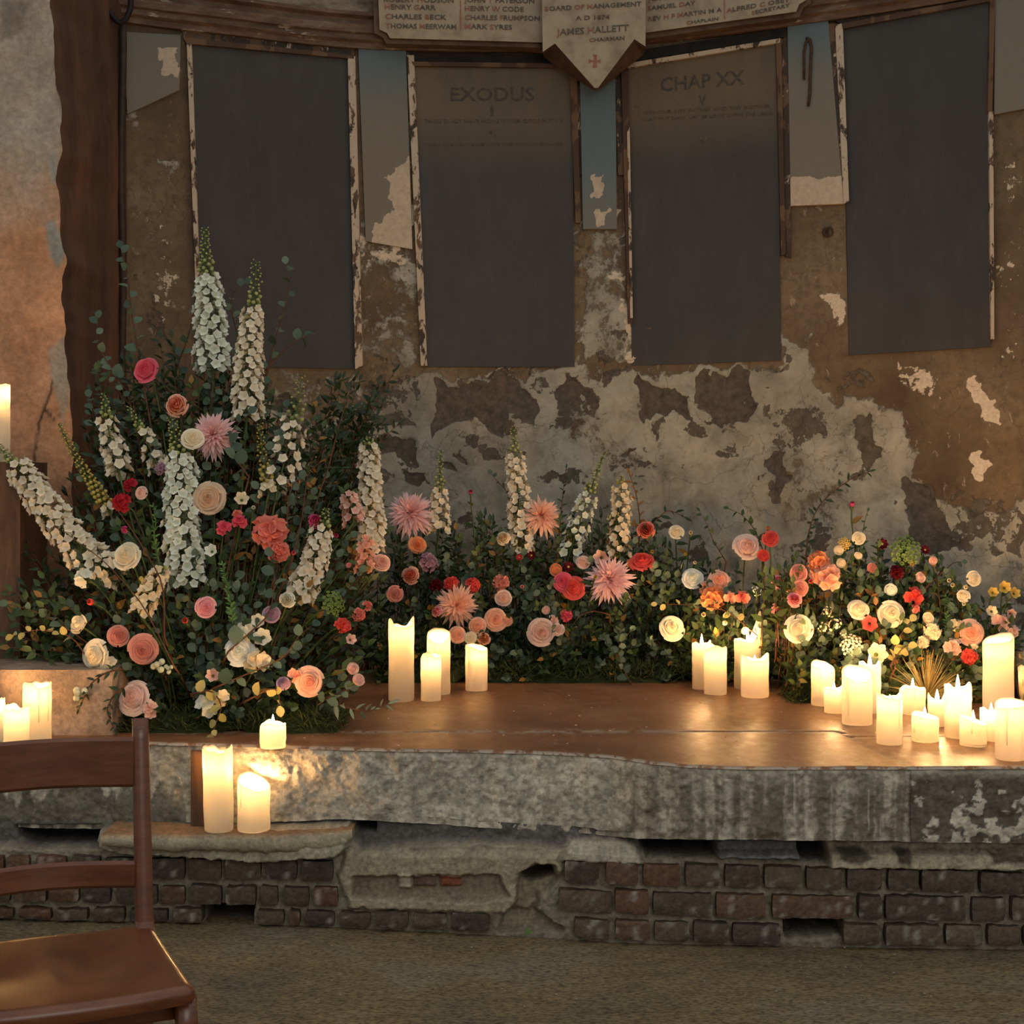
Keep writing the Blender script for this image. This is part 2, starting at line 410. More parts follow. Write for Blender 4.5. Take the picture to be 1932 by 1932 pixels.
PANEL={}
def board(q, mat, label, strips):
    ctr = wall_pt((q[0][0]+q[1][0])/2, q[2][1], .02)
    r = empty('commandment_board', (0,0,0), label, 'board')
    mb = MB(); nx,nz=10,40
    Q=np.array(q,float); v = np.linspace(0,1,nz+1)[None,:]*np.ones((nx+1,1))
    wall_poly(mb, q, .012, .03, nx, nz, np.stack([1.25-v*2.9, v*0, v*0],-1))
    PANEL[r.name]=mb.build('panel', M[mat], r, smooth=False)
    for nm, qq, m_, off in strips:
        b = MB(); wall_poly(b, qq, off, .035, 8, 12); b.build(nm, M[m_], r, smooth=False)
    return r
b1 = board([(360,82),(658,112),(670,696),(382,690)], 'slate', 'blackened board furthest to the left, behind the tall white flower spires',
  [('frame_side',[(352,72),(361,74),(382,690),(374,690)],'cream_peel',.026),('frame_side',[(656,106),(670,106),(684,690),(670,696)],'cream_peel',.03),
   ('frame_top',[(345,70),(668,104),(668,111),(352,82)],'brown_mould',.03),('frame_head',[(343,50),(672,88),(668,106),(345,70)],'dark_peel',.014)])
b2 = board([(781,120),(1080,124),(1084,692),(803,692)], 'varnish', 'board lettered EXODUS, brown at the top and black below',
  [('frame_side',[(768,104),(781,104),(806,690),(794,690)],'cream_peel',.03),('frame_side',[(1074,124),(1088,124),(1095,420),(1086,420)],'brown_mould',.03),
   ('frame_side',[(1086,160),(1098,160),(1104,330),(1093,330)],'dark_peel',.012),
   ('frame_top',[(776,116),(1084,120),(1084,128),(780,124)],'brown_mould',.03),('frame_head',[(772,98),(1090,104),(1088,120),(776,116)],'pocket',.012)])
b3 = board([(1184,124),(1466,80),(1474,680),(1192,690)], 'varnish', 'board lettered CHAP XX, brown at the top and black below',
  [('frame_side',[(1172,130),(1186,128),(1193,610),(1185,610)],'brown_mould',.03),('frame_side',[(1160,150),(1172,150),(1180,330),(1166,330)],'dark_peel',.012),
   ('frame_side',[(1183,232),(1188,232),(1194,600),(1189,600)],'cream_peel',.034),
   ('frame_side',[(1464,74),(1474,72),(1482,480),(1474,482)],'brown_mould',.03),('frame_side',[(1474,90),(1487,88),(1493,486),(1480,482)],'dark_peel',.02),
   ('frame_top',[(1180,120),(1472,72),(1472,80),(1184,128)],'cream_peel',.03),('frame_head',[(1180,98),(1485,52),(1480,70),(1180,118)],'pocket',.012)])
b4 = board([(1590,52),(1868,2),(1870,654),(1602,670)], 'slate', 'blackened board furthest to the right, tallest of the four',
  [('frame_side',[(1562,46),(1576,44),(1592,345),(1578,345)],'dark_peel',.02),('frame_side',[(1576,46),(1590,44),(1602,380),(1592,384)],'cream_peel',.028),
   ('frame_side',[(1868,0),(1878,-2),(1872,210),(1864,210)],'brown_mould',.03),('frame_side',[(1866,210),(1874,210),(1876,640),(1870,640)],'cream_peel',.026),
   ('frame_top',[(1588,44),(1874,-8),(1870,2),(1590,54)],'brown_mould',.03),('frame_head',[(1566,36),(1880,-22),(1874,-8),(1588,44)],'dark_peel',.014)])
def T(parent, s, x0,y0,x1,y1,h, mi=2, off=.0125): wall_text('lettering', [(s,mi)], x0,y0,x1,y1,h,off,PANEL[parent.name])
T(b2,'EXODUS',850,190,1008,190,25); T(b2,'I',925,218,931,218,18)
T(b2,'THOU SHALT HAVE NONE OTHER GODS BUT ME',800,232,1062,232,7,3); T(b2,'II',924,258,938,258,16,3)
T(b2,'THOU SHALT NOT MAKE UNTO THEE ANY GRAVEN IMAGE',806,276,1060,274,5,3)
T(b3,'CHAP XX',1246,173,1404,158,26); T(b3,'V',1318,198,1332,197,18)
T(b3,'HONOUR THY FATHER AND THY MOTHER',1214,216,1452,203,6,3); T(b3,'THAT THY DAYS MAY BE LONG UPON THE LAND',1210,229,1458,216,6,3)
T(b3,'VI',1318,274,1340,272,16,3)
# --- a rusty strap, a drilled hole, a few loose chips
mb = MB(); pts=[]
for a,b_ in [(1521,72),(1528,74),(1531,90),(1529,130),(1528,175),(1525,200)]: pts.append(np.array([float(q) for q in wall_pt(a,b_,.03)]))
mb.tube(pts,.006,6)
pts=[np.array([float(q) for q in wall_pt(a,b_,.032)]) for a,b_ in [(1527,74),(1520,80),(1517,100),(1517,150)]]; mb.tube(pts,.005,6)
M['rust'] = m_noise('rusty_iron',[(.3,(.03,.022,.016)),(.7,(.10,.05,.025))],60,.8)
o = mb.build('iron_hook', M['rust']); tag(o,'rusty iron hook hanging on the blue grey pilaster left of the right board','hook')
mb = MB(); X,Y,Z = [float(q) for q in wall_pt(1563,437,.012)]
th = np.linspace(0,2*pi,15)[:-1]; V = np.stack([np.stack([X+r_*np.cos(th),Y+d_+0*th,Z+r_*np.sin(th)],-1) for r_,d_ in ((.022,0.012),(.020,-.004),(.014,-.004),(.012,.008),(.0001,.008))],1)
mb.grid(V, wrap=True); o = mb.build('pipe_end', M['rust']); tag(o,'small round rusty pipe end set in the brown plaster between third and fourth boards','pipe')

# --- cornice: profile swept along the wall
def sweep(name, prof, mat, label, x0=-1.72, x1=2.9, cols=None):
    xs = np.linspace(x0,x1,150); mb = MB()
    V = np.zeros((len(xs),len(prof),3))
    for j,(off,z) in enumerate(prof):
        V[:,j,0]=xs; V[:,j,1]=YW(xs)-off; V[:,j,2]=z
    V[...,2] += (vnoise(V[...,0]*3, V[...,2]*5, 4)-.5)*.012
    mb.grid(V); o = sharp(mb.build(name, mat)); return tag(o,label,'cornice',kind='structure')
def m_cornice():
    t = NT('cornice_wood'); v = t.coord((1,1,4)); n=t.noise(6,7,.7,v,.3); n2=t.noise(3,6,.7,t.coord((2,2,9)))
    col = t.ramp(n,[(.3,(.05,.028,.016)),(.5,(.115,.062,.036)),(.66,(.18,.12,.08))])
    col = t.mix(t.step(n2,.60,.64), col, (.34,.27,.20))
    return t.surf(col,.65,.35,n,.006,.6)
M['cornice']=m_cornice()
M['frieze'] = m_noise('frieze_plaster',[(.35,(.10,.07,.045)),(.5,(.27,.21,.145)),(.65,(.36,.29,.20))],7,.8,.01,sc=(1,1,2.5))
zc = 3.03
sweep('trim_6', [(.0,zc+.0),(.035,zc+.0),(.04,zc+.02),(.055,zc+.03),(.055,zc+.05),(.07,zc+.055),(.075,zc+.085),(.06,zc+.09),(.065,zc+.11),(.085,zc+.12),(.085,zc+.135),(.02,zc+.145),(.02,zc+.15)], M['cornice'], 'moulded brown wooden cornice running round the apse above the boards')
sweep('trim_7', [(.02,zc+.145),(.022,zc+.24),(.04,zc+.245),(.04,zc+.27),(.024,zc+.28),(.024,zc+.42),(.06,zc+.45),(.08,zc+.55),(.1,zc+.56),(.1,zc+.6),(0,zc+.62)], M['frieze'], 'faded cream frieze band above the cornice')

# --- name tablets on the cornice
M['tablet'] = m_noise('pale_painted_stone',[(.3,(.22,.17,.11)),(.5,(.34,.275,.19)),(.7,(.40,.33,.235))],11,.7,.002)
M['tabletside'] = m_noise('tablet_edge',[(.3,(.06,.03,.018)),(.7,(.16,.10,.06))],14,.7,.003)
from mathutils.geometry import tessellate_polygon
from mathutils import Vector
def wall_ngon(name, poly, off, thick, mats, parent, bx=24):
    """polygon in photo coordinates -> slab that follows the wall (front in mats[0], edges in mats[1])"""
    import bmesh
    poly = [tuple(map(float,p)) for p in poly]
    # densify the outline
    out=[]
    for i,a in enumerate(poly):
        b=poly[(i+1)%len(poly)]; n=max(1,int(math.hypot(b[0]-a[0],b[1]-a[1])//bx))
        for k in range(n): out.append((a[0]+(b[0]-a[0])*k/n, a[1]+(b[1]-a[1])*k/n))
    bm = bmesh.new()
    fv=[];bv=[]
    for a in out:
        X,Y,Z=[float(q) for q in wall_pt(a[0],a[1],off)]
        fv.append(bm.verts.new((X,0,Z))); bv.append(bm.verts.new((X,1,Z)))
    f=bm.faces.new(fv); f.material_index=0
    n=len(fv)
    for i in range(n):
        g=bm.faces.new((fv[i],bv[i],bv[(i+1)%n],fv[(i+1)%n])); g.material_index=1
    bmesh.ops.triangulate(bm, faces=[f])
    xa=min(v.co.x for v in bm.verts); xb_=max(v.co.x for v in bm.verts); x=xa+.025
    while x<xb_:
        bmesh.ops.bisect_plane(bm, geom=bm.verts[:]+bm.edges[:]+bm.faces[:], plane_co=(x,0,0), plane_no=(1,0,0)); x+=.025
    for v in bm.verts: v.co.y=float(YW(v.co.x))-off+thick*v.co.y
    bmesh.ops.recalc_face_normals(bm, faces=bm.faces)
    me=bpy.data.meshes.new(name); bm.to_mesh(me); bm.free()
    for m_ in mats: me.materials.append(m_)
    o=bpy.data.objects.new(name,me); C.objects.link(o)
    if parent is not None: o.parent=parent
    return o
def line(parent, runs, x0,y0,x1,y1,h,off): wall_text('lettering', runs, x0,y0,x1,y1,h,off,SLAB[parent.name])
SLAB={}
tl = empty('name_tablet',(0,0,0),'pale tablet of painted names on the cornice, left of the pointed shield','plaque')
SLAB[tl.name]=wall_ngon('tablet_slab',[(708,-160),(1024,-150),(1024,80),(736,72),(730,62),(716,56)],.115,.05,[M['tablet'],M['tabletside']],tl)
wall_ngon('backing_board',[(700,-170),(1030,-160),(1030,90),(728,82),(722,70),(706,62)],.095,.08,[M['tabletside'],M['tabletside']],tl)
A=.1165
for s_,x0,y0,x1 in [([('R',0),('OBERT ',0),('H',1),('ODSON',0)],724,3,856),([('H',1),('ENRY ',0),('G',1),('ARR',0)],726,17,822),([('C',1),('HARLES ',0),('B',1),('ECK',0)],727,35,842),([('T',1),('HOMAS ',0),('M',1),('EERWAM',0)],728,53,861),
    ([('J',1),('OHN ',0),('T',1),(' PATERSON',0)],876,4,1008),([('H',1),('ENRY ',0),('W',1),(' CODE',0)],877,20,988),([('C',1),('HARLES ',0),('F',1),('RUMPSON',0)],877,37,1018),([('M',1),('ARK ',0),('S',1),('YRES',0)],877,54,966)]:
    line(tl,s_,x0,y0,x1,y0+2,9,A)
wall_ngon('divider',[(867,-150),(869,-150),(870,56),(868,56)],.1168,.003,[M['red'],M['red']],tl,60)
tr = empty('name_tablet',(0,0,0),'pale tablet of painted names on the cornice, right of the pointed shield','plaque')
SLAB[tr.name]=wall_ngon('tablet_slab',[(1216,-150),(1520,-190),(1521,0),(1508,8),(1502,22),(1216,62)],.115,.05,[M['tablet'],M['tabletside']],tr)
wall_ngon('backing_board',[(1210,-160),(1528,-200),(1530,6),(1516,14),(1508,32),(1212,74)],.095,.08,[M['tabletside'],M['tabletside']],tr)
for s_,x0,y0,x1,y1,h in [([('S',1),('AMUEL ',0),('D',1),('AY',0)],1222,20,1312,9,8),([('R',1),('EV ',0),('H F M',1),('ARTIN M A',0)],1223,40,1362,22,8),([('C',1),('HAPLAIN',0)],1295,46,1355,38,6),
    ([('A',1),('LFRED ',0),('C',1),(' OBEY',0)],1370,24,1490,3,8),([('S',1),('ECRETARY',0)],1418,28,1490,13,7),([('J',1),('OHN',0)],1222,3,1270,-2,8)]:
    line(tr,s_,x0,y0,x1,y1,h,A)
wall_ngon('divider',[(1364,-160),(1366,-160),(1368,36),(1366,36)],.1168,.003,[M['red'],M['red']],tr,60)
ts = empty('name_shield',(0,0,0),'pointed pale shield bearing a red cross, between the two name tablets','plaque')
SLAB[ts.name]=wall_ngon('shield_face',[(1020,-160),(1218,-160),(1218,88),(1197,74),(1128,166),(1122,166),(1047,82),(1024,98)],.20,.03,[M['tablet'],M['tabletside']],ts)
M['fold'] = m_noise('shaded_fold_wood',[(.3,(.05,.028,.016)),(.7,(.12,.075,.045))],9,.7,.003)  # brown wood with the shade of the underside worked into its colour
def wedge(pf, name):   # folded side: from the face edge back to the wall
    mb=MB(); A0=[np.array([float(q) for q in wall_pt(*p)]) for p in pf]
    t_=np.linspace(0,1,6)[:,None]
    e1=A0[0]*(1-t_)+A0[1]*t_; e2=A0[3]*(1-t_)+A0[2]*t_
    mb.grid(np.stack([e1,e2],1)); mb.grid(np.stack([e1+[0,.02,0],e2+[0,.012,0]],1)[::-1]); mb.build(name,M['fold'],ts,smooth=False)
wedge([(1047,82,.195),(1125,168,.195),(1118,168,.09),(1034,112,.09)],'side_fold'); wedge([(1197,74,.195),(1125,168,.195),(1134,166,.09),(1212,104,.09)],'side_fold')
wedge([(1047,82,.195),(1025,98,.195),(1025,104,.09),(1036,114,.09)],'side_fold'); wedge([(1197,74,.195),(1218,88,.195),(1218,94,.09),(1210,106,.09)],'side_fold')
S_=.2015
line(ts,[('B',1),('OARD ',0),('OF ',1),('M',1),('ANAGEMENT',0)],1028,21,1210,11,8.5,S_); line(ts,[('A D 1874',0)],1086,38,1150,36,8,S_)
line(ts,[('J',1),('AMES ',0),('H',1),('ALLETT',0)],1050,67,1186,58,12,S_); line(ts,[('C',1),('HAIRMAN',0)],1112,79,1178,75,7,S_)
for nm,poly in [('cross_bar',[(1111,111),(1117,114),(1127,114),(1133,111),(1133,119),(1127,116),(1117,116),(1111,119)]),('cross_bar',[(1118,103),(1126,103),(1123,109),(1123,121),(1126,127),(1118,127),(1121,121),(1121,109)])]:
    wall_ngon(nm,poly,S_+.0005,.003,[M['red'],M['red']],ts,60)

# --- left return wall and pier
M['russet'] = (lambda t: t.surf(t.ramp(t.noise(5,8,.68,t.coord((1,1,.3)),.3),[(.3,(.045,.027,.017)),(.5,(.10,.052,.030)),(.68,(.165,.08,.045))]),.8,.3,t.noise(40,6,.6,t.coord()),.006,.6))(NT('russet_plaster'))
pier_edge=[(-30,96),(0,97),(100,100),(170,106),(200,110),(250,112),(285,120),(340,108),(440,113),(490,124),(520,118),(560,116),(650,122),(720,130),(800,134),(870,140),(960,134),(1100,130),(1300,128)]
def edge_x(z, Yp=5.2):
    py = HY-(z-H)*F/Yp
    e = np.array(pier_edge,float); return (np.interp(py,e[:,0],e[:,1])-CX)*Yp/F
zs=np.linspace(.0,4.6,330)
xe=edge_x(zs)+(fbm(zs*9,zs*0+3,5)-.5)*.03
us=np.linspace(0,1,110)
X=-3.3+(xe[None,:]+3.3)*(1-(1-us[:,None])**1.8)
Z=np.broadcast_to(zs,X.shape); Yp=5.2+0*X
px=CX+X*F/Yp; py=HY-(Z-H)*F/Yp
def pier_col(px,py,X,Z):
    n=fbm(X*9,Z*6,21,5); n2=fbm(X*3,Z*2.2,22)
    grey=np.array([.42,.35,.27]); ochre=np.array([.50,.27,.15]); dk=np.array([.20,.13,.085])
    t_=np.clip((py-230)/240+(n2-.5)*2.2,0,1)[...,None]
    c=grey*(1-t_)+ochre*t_
    c=c*(.72+.56*n[...,None])
    for poly,col in [([(88,420),(104,415),(122,480),(112,505),(92,480)],(.30,.30,.26)),([(90,280),(110,290),(112,350),(95,345)],(.34,.33,.28)),
                     ([(95,660),(125,640),(130,760),(118,800),(104,740)],(.40,.33,.25)),([(0,0),(60,0),(50,60),(0,80)],(.26,.22,.17))]:
        w=np.clip(.5+(poly_sd(px,py,poly)+(n-.5)*30)/6,0,1)[...,None]; c=c*(1-w)+np.array(col)*w
    # crack
    for seg in [[(66,850),(72,800),(84,770),(95,745),(100,720)],[(60,960),(66,880),(64,850)],[(84,770),(100,790),(112,785)]]:
        s_=np.array(seg,float); d=np.full(px.shape,1e9)
        for i in range(len(s_)-1):
            a=s_[i];b=s_[i+1]-s_[i]; t2=np.clip(((px-a[0])*b[0]+(py-a[1])*b[1])/(b@b),0,1); d=np.minimum(d,np.hypot(px-a[0]-t2*b[0],py-a[1]-t2*b[1]))
        w=np.clip(1-(d-1.2+(n-.5)*3)/2,0,1)[...,None]; c=c*(1-w)+dk*.5*w
    return c
c=pier_col(px,py,X,Z)
d=(fbm(X*5,Z*5,8)-.5)*.05+(fbm(X*22,Z*22,9)-.5)*.010
V=np.stack([X,Yp-d*np.clip((1-us[:,None])*9,0,1),Z],-1)
M['pier']=m_attrcol('pier_plaster',.85,.01,45,.2,.28)
mb=MB(); mb.grid(V,c)
# the reveal running back from the pier to the apse corner
zc2=np.array([-1.50+0*z for z in zs])
w_=np.linspace(0,1,14)
rv=np.zeros((14,len(zs),3)); xb=(235-CX)*5.85/F
for i,t_ in enumerate(w_):
    rv[i,:,0]=xe*(1-t_)+xb*t_; rv[i,:,1]=5.2*(1-t_)+5.9*t_ + (fbm(zs*4,zs*0+i*.4,3)-.5)*.02; rv[i,:,2]=zs
rv[0]=V[-1]
mb2=MB(); mb2.grid(rv)
o=mb.build('wall_left',M['pier']); tag(o,'rough ochre plastered pier beside the tall candle','wall',kind='structure')
o=mb2.build('wall_left_return',M['russet']); tag(o,'russet return wall between the pier and the curved apse wall','wall',kind='structure')
# corner shadow line drawn by an added dark tube + cable
mb=MB(); X0=float((228-CX)*5.78/F)
mb.tube([(X0+.004*sin(z*7),5.80,z) for z in np.linspace(.5,3.0,30)],.014,8)
M['black']=m_noise('black_rubber',[(.3,(.008,.007,.007)),(.7,(.02,.016,.014))],30,.6,.002)
M['pipe']=m_noise('corner_shadow_tone',[(.3,(.022,.014,.01)),(.7,(.06,.035,.022))],20,.6,.003)  # near-black tone of the tube that stands for the corner shadow
o=mb.build('corner_shadow_tube',M['pipe']); tag(o,'thin dark tube standing for the shadow line down the corner left of the boards','pipe')
mb=MB(); pts=[P(a,b,5.72) for a,b in [(178,-30),(190,0),(205,20),(218,38),(226,44),(238,36),(246,16),(248,-20)]]
pp=[]; 
for i in range(len(pts)-1):
    for t_ in (0,.33,.66): pp.append(pts[i]*(1-t_)+pts[i+1]*t_)
mb.tube(pp+[pts[-1]],.011,7); o=mb.build('power_cable',M['black']); tag(o,'loop of black cable hanging at the top of the corner','cable')

# --- floor
t=NT('worn_concrete'); v=t.coord((1,2.6,1)); n1=t.noise(1.2,6,.6,t.coord()); n2=t.noise(60,5,.7,v,.2); n3=t.noise(9,6,.7,v)
col=t.ramp(n1,[(.35,(.135,.11,.068)),(.5,(.20,.145,.075)),(.65,(.20,.175,.125))])
col=t.mix(1.0,col,t.ramp(n2,[(.38,.35),(.55,1.15)]),'MULTIPLY'); col=t.mix(1.0,col,t.ramp(n3,[(.35,.75),(.65,1.1)]),'MULTIPLY')
M['floor']=t.surf(col,.85,.2,n2,.004,.6)
xs=np.linspace(-4.5,4.5,140); ys=np.linspace(-2.5,4.6,120); X,Y=np.meshgrid(xs,ys,indexing='ij')
Z=(fbm(X*2,Y*2,2)-.5)*.006-.003; mb=MB(); mb.grid(np.stack([X,Y,Z],-1))
o=mb.build('floor',M['floor']); tag(o,'worn olive brown concrete floor','floor',kind='structure')

# --- platform: stone top, slab front, brick riser
def front_Y(px):   # depth of the slab edge, from its row in the photo
    e=np.array([(-900,1393),(0,1396),(300,1402),(420,1405),(560,1409),(700,1413),(1000,1418),(1150,1426),(1230,1438),(1290,1444),(1400,1448),(1932,1447),(2700,1447)],float)
    return .77*F/(np.interp(px,e[:,0],e[:,1])-HY)
def front_at_x(X):
    X=np.asarray(X,float); Y=np.full(X.shape,4.2)
    for _ in range(8): Y=.5*Y+.5*front_Y(CX+X*F/Y)
    return Y
ZT=.5
def m_top():
    t=NT('polished_brown_stone'); v=t.coord(); n1=t.noise(2.5,7,.6,v,.4); n2=t.noise(26,7,.7,t.coord((1,.6,1))); n3=t.noise(110,4,.6,v); _,R,G,B=t.attr()
    col=t.ramp(n1,[(.3,(.125,.052,.024)),(.5,(.215,.095,.042)),(.7,(.30,.15,.075))])
    col=t.mix(t.math('MULTIPLY',t.step(n2,.6,.72),.55),col,(.42,.34,.25))
    col=t.mix(t.math('MULTIPLY',t.step(n2,.40,.30),.4),col,(.07,.04,.026))
    col=t.mix(R,col,(.05,.04,.03)); col=t.mix(t.math('MULTIPLY',G,t.step(n2,.45,.5)),col,(.45,.40,.31))
    rg=t.ramp(n2,[(.3,.30),(.7,.58)])
    return t.surf(col,rg,.5,t.math('ADD',t.math('MULTIPLY',n2,.6),t.math('MULTIPLY',n3,.2)),.004,.45)
M['top']=m_top()
nu,nv=420,70
xs=np.linspace(-3.2,3.3,nu); fy=front_at_x(xs)+(fbm(xs*12,xs*0,6)-.5)*.012
jy=np.interp(xs,[-1.3,1.0,1.001,3.3],[4.57,4.59,4.50,4.50])
v_=np.linspace(0,1,nv)**1.3
X=np.broadcast_to(xs[:,None],(nu,nv)); 
Yb=np.maximum(YW(xs)+.05,fy+.3)
Y=fy[:,None]*(1-v_)+Yb[:,None]*v_
Y[:,0]=fy
# joint groove rows
jr=[ -0.010,-0.006,0.006,0.010]
Yj=np.stack([jy+a for a in jr],1); Y=np.sort(np.concatenate([Y,np.maximum(Yj,fy[:,None]+.005)],1),axis=1); nv=Y.shape[1]; X=np.broadcast_to(xs[:,None],(nu,nv))
dj=np.abs(Y-jy[:,None]); groove=np.clip(1-(dj-.003)/.005,0,1)
vj=np.abs(X-(1.06+ (Y-4.0)*-.12)); gv=np.where(Y<jy[:,None],np.clip(1-vj/.010,0,1),0)
pale=np.clip(1-(Y-fy[:,None])/.03,0,1)*.8+ (dj<.03)*.35
Z=ZT-.006*groove-.004*gv+(fbm(X*4,Y*4,1)-.5)*.002*(1-groove)
Z=np.where(Y-fy[:,None]<.004,ZT-.006,Z)
mb=MB(); mb.grid(np.stack([X,Y,Z],-1),np.stack([np.clip(groove+gv*.7,0,1)*.8,pale,0*X],-1))
o=mb.build('platform_top',M['top']); tag(o,'brown stone top of the raised platform under the candles','platform',kind='structure')

def slab_bot(px): 
    e=np.array([(-400,1562),(0,1560),(180,1564),(300,1556),(480,1552),(650,1546),(760,1552),(900,1560),(1100,1573),(1210,1583),(1560,1586),(1715,1588),(1932,1592),(2400,1592)],float)
    return np.interp(px,e[:,0],e[:,1])
def slab_col(px,py):
    n=fbm(px/26,py/26,31,5); n2=fbm(px/9,py/9,33,4); n3=fbm(px/11,py/60,35,4)
    c=np.array([.50,.455,.355])*(.62+.75*n[...,None])
    w=np.clip((n2-.52)*9,0,1)[...,None]*.6; c=c*(1-w)+np.array([.22,.20,.155])*w
    # greenish/dark moss stain from x 1100 to the right, vertical drips
    a=np.clip((px-1130-(1560-py)*.35)/60,0,1)
    n6=fbm(px/13,py/150,36,4); a=a*np.clip((n6*.55+n2*.2+n*.25-.36)*5,0,1)*(.5+.45*np.clip((py-1450)/60,0,1))*.95
    a=a[...,None]; c=c*(1-a)+np.array([.135,.11,.078])*(.7+.6*n2[...,None])*a
    # dark tree shaped stains at the far left
    w=np.clip(.5+(poly_sd(px,py,[(-200,1530),(-200,1500),(60,1500),(140,1470),(210,1490),(250,1490),(330,1480),(345,1535),(345,1570),(-200,1570)])+(n3-.5)*70)/10,0,1)[...,None]*.8
    c=c*(1-w)+np.array([.09,.085,.065])*w
    w=np.clip(.5+(poly_sd(px,py,[(300,1410),(360,1412),(362,1550),(340,1520),(310,1490)])+(n-.5)*20)/8,0,1)[...,None]*.5; c=c*(1-w)+np.array([.50,.43,.28])*w
    # drips
    for x0,w0,y0,y1 in [(1375,9,1470,1584),(1499,2,1460,1584),(1523,4,1465,1584),(1740,2,1450,1590),(1570,1.5,1480,1585),(1638,1.5,1490,1570),(1820,2,1455,1560),(1866,2,1450,1560),(1480,1.2,1500,1570)]:
        w=np.clip(1.3-np.abs(px-x0-(n-.5)*3)/w0,0,1)*((py>y0)&(py<y1))*.75; w=w[...,None]; c=c*(1-w)+np.array([.50,.46,.38])*w
    # last block, black with cream flakes
    m=(px>1717); n4=fbm(px/22,py/18,41,4)
    dk=np.array([.10,.085,.065])*(.6+.8*n2[...,None]); cr=np.array([.58,.52,.42])
    fl=np.clip((n4-.66+np.clip((py-1500)/500,-.1,.15))*22,0,1)[...,None]
    cc=dk*(1-fl)+cr*fl; tpw=np.clip((1475-py)/15,0,1)[...,None]; cc=cc*(1-tpw)+np.array([.30,.27,.21])*tpw
    c=np.where(m[...,None],cc*.9+c*.1,c)
    jt=np.clip(1-np.abs(px-1717)/2.5,0,1)[...,None]; c=c*(1-jt)+.02*jt
    return np.clip(c,.01,.9)
M['stone']=m_attrcol('slab_stone',.85,.008,70,.25,.35)
nu=900; pxs=np.linspace(-1500,3400,60); pxs=np.concatenate([np.linspace(-1500,-60,30)[:-1],np.linspace(-60,2000,760),np.linspace(2000,3300,30)[1:]])
Yf=front_Y(pxs); Xf=(pxs-CX)*Yf/F
Yf=Yf+(fbm(Xf*12,Xf*0,6)-.5)*.012
nr=64; v_=np.linspace(0,1,nr)
pb=slab_bot(pxs); zt=np.full(pxs.shape,ZT-.003); zb=H-(pb-HY)*Yf/F
Zf=zt[:,None]*(1-v_)+zb[:,None]*v_; Xg=np.broadcast_to(Xf[:,None],Zf.shape); Yg=np.broadcast_to(Yf[:,None],Zf.shape).copy()
PX=CX+Xg*F/Yg; PY=HY-(Zf-H)*F/Yg
rel=(fbm(PX/40,PY/40,51)-.5)*.03+(fbm(PX/8,PY/8,52)-.5)*.008
rel*=np.clip(v_*20,0.2,1)
Yg=Yg-rel+.01*np.clip(1-v_*14,0,1)
mb=MB(); V=np.stack([Xg,Yg,Zf],-1); mb.grid(V[:,::-1],slab_col(PX,PY)[:,::-1])
# underside going back
und=np.stack([V[:,-1],V[:,-1]+np.array([0,.22,0])],1); mb.grid(und[::-1],(.10,.09,.07))
o=mb.build('platform_slab',M['stone']); tag(o,'thick pitted grey stone slab along the front of the platform','platform',kind='structure')

# riser: mortar backing with hollows, then bricks
def base_Y(px):
    e=np.array([(-1500,1720),(0,1735),(500,1745),(750,1757),(1000,1770),(1200,1783),(1700,1790),(1932,1793),(3400,1796)],float)
    return H*F/(np.interp(px,e[:,0],e[:,1])-HY)
def floor_row(px): return H*F/base_Y(px)+HY
pxs=np.concatenate([np.linspace(-1500,-60,30)[:-1],np.linspace(-60,2000,760),np.linspace(2000,3300,30)[1:]])
Yb_=base_Y(pxs)+.02; top_row=slab_bot(pxs)-6
nr=90; v_=np.linspace(0,1,nr)
ztop=H-(top_row-HY)*(front_Y(pxs)+.0)/F+.01; Xb=(pxs-CX)*Yb_/F
Zb=ztop[:,None]*(1-v_)-.01*v_; Xg=np.broadcast_to(Xb[:,None],Zb.shape); Y0=np.broadcast_to(Yb_[:,None],Zb.shape)
PX=CX+Xg*F/Y0; PY=HY-(Zb-H)*F/Y0
def S(poly,soft=4,nz=0,sd=60):
    d=poly_sd(PX,PY,poly)+(fbm(PX/14,PY/14,sd)-.5)*nz
    return np.clip(.5+d/(2*soft),0,1)
n=fbm(PX/16,PY/16,61,5); n2=fbm(PX/5,PY/5,63,3)
dep=(n-.5)*.02
col=np.array([.27,.235,.17])*(.65+.7*n[...,None])
def paint(w,cc,k=None):
    global col
    col=col*(1-w[...,None])+np.array(cc)*(.7+.6*n2[...,None])*w[...,None]
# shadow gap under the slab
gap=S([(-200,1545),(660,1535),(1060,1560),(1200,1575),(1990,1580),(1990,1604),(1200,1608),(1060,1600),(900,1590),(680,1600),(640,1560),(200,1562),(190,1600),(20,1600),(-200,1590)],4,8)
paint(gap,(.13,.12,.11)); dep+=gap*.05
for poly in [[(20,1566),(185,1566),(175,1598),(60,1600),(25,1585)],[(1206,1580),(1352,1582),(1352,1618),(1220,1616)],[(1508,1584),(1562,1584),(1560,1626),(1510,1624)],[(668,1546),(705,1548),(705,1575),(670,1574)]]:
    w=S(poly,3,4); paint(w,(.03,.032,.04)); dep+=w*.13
w=S([(1352,1586),(1508,1586),(1506,1618),(1354,1616)],3,5); paint(w,(.20,.20,.19)); dep-=w*.035
w=S([(1562,1588),(1990,1592),(1990,1640),(1562,1634)],3,6); paint(w,(.42,.36,.26)); dep-=w*.035
w=S([(1575,1596),(1620,1598),(1650,1615),(1620,1624),(1580,1618)],3,6)+S([(1685,1600),(1715,1602),(1712,1630),(1690,1622)],3,6)+S([(1862,1606),(1940,1606),(1940,1624),(1866,1622)],3,6); paint(np.clip(w,0,1),(.11,.09,.07))
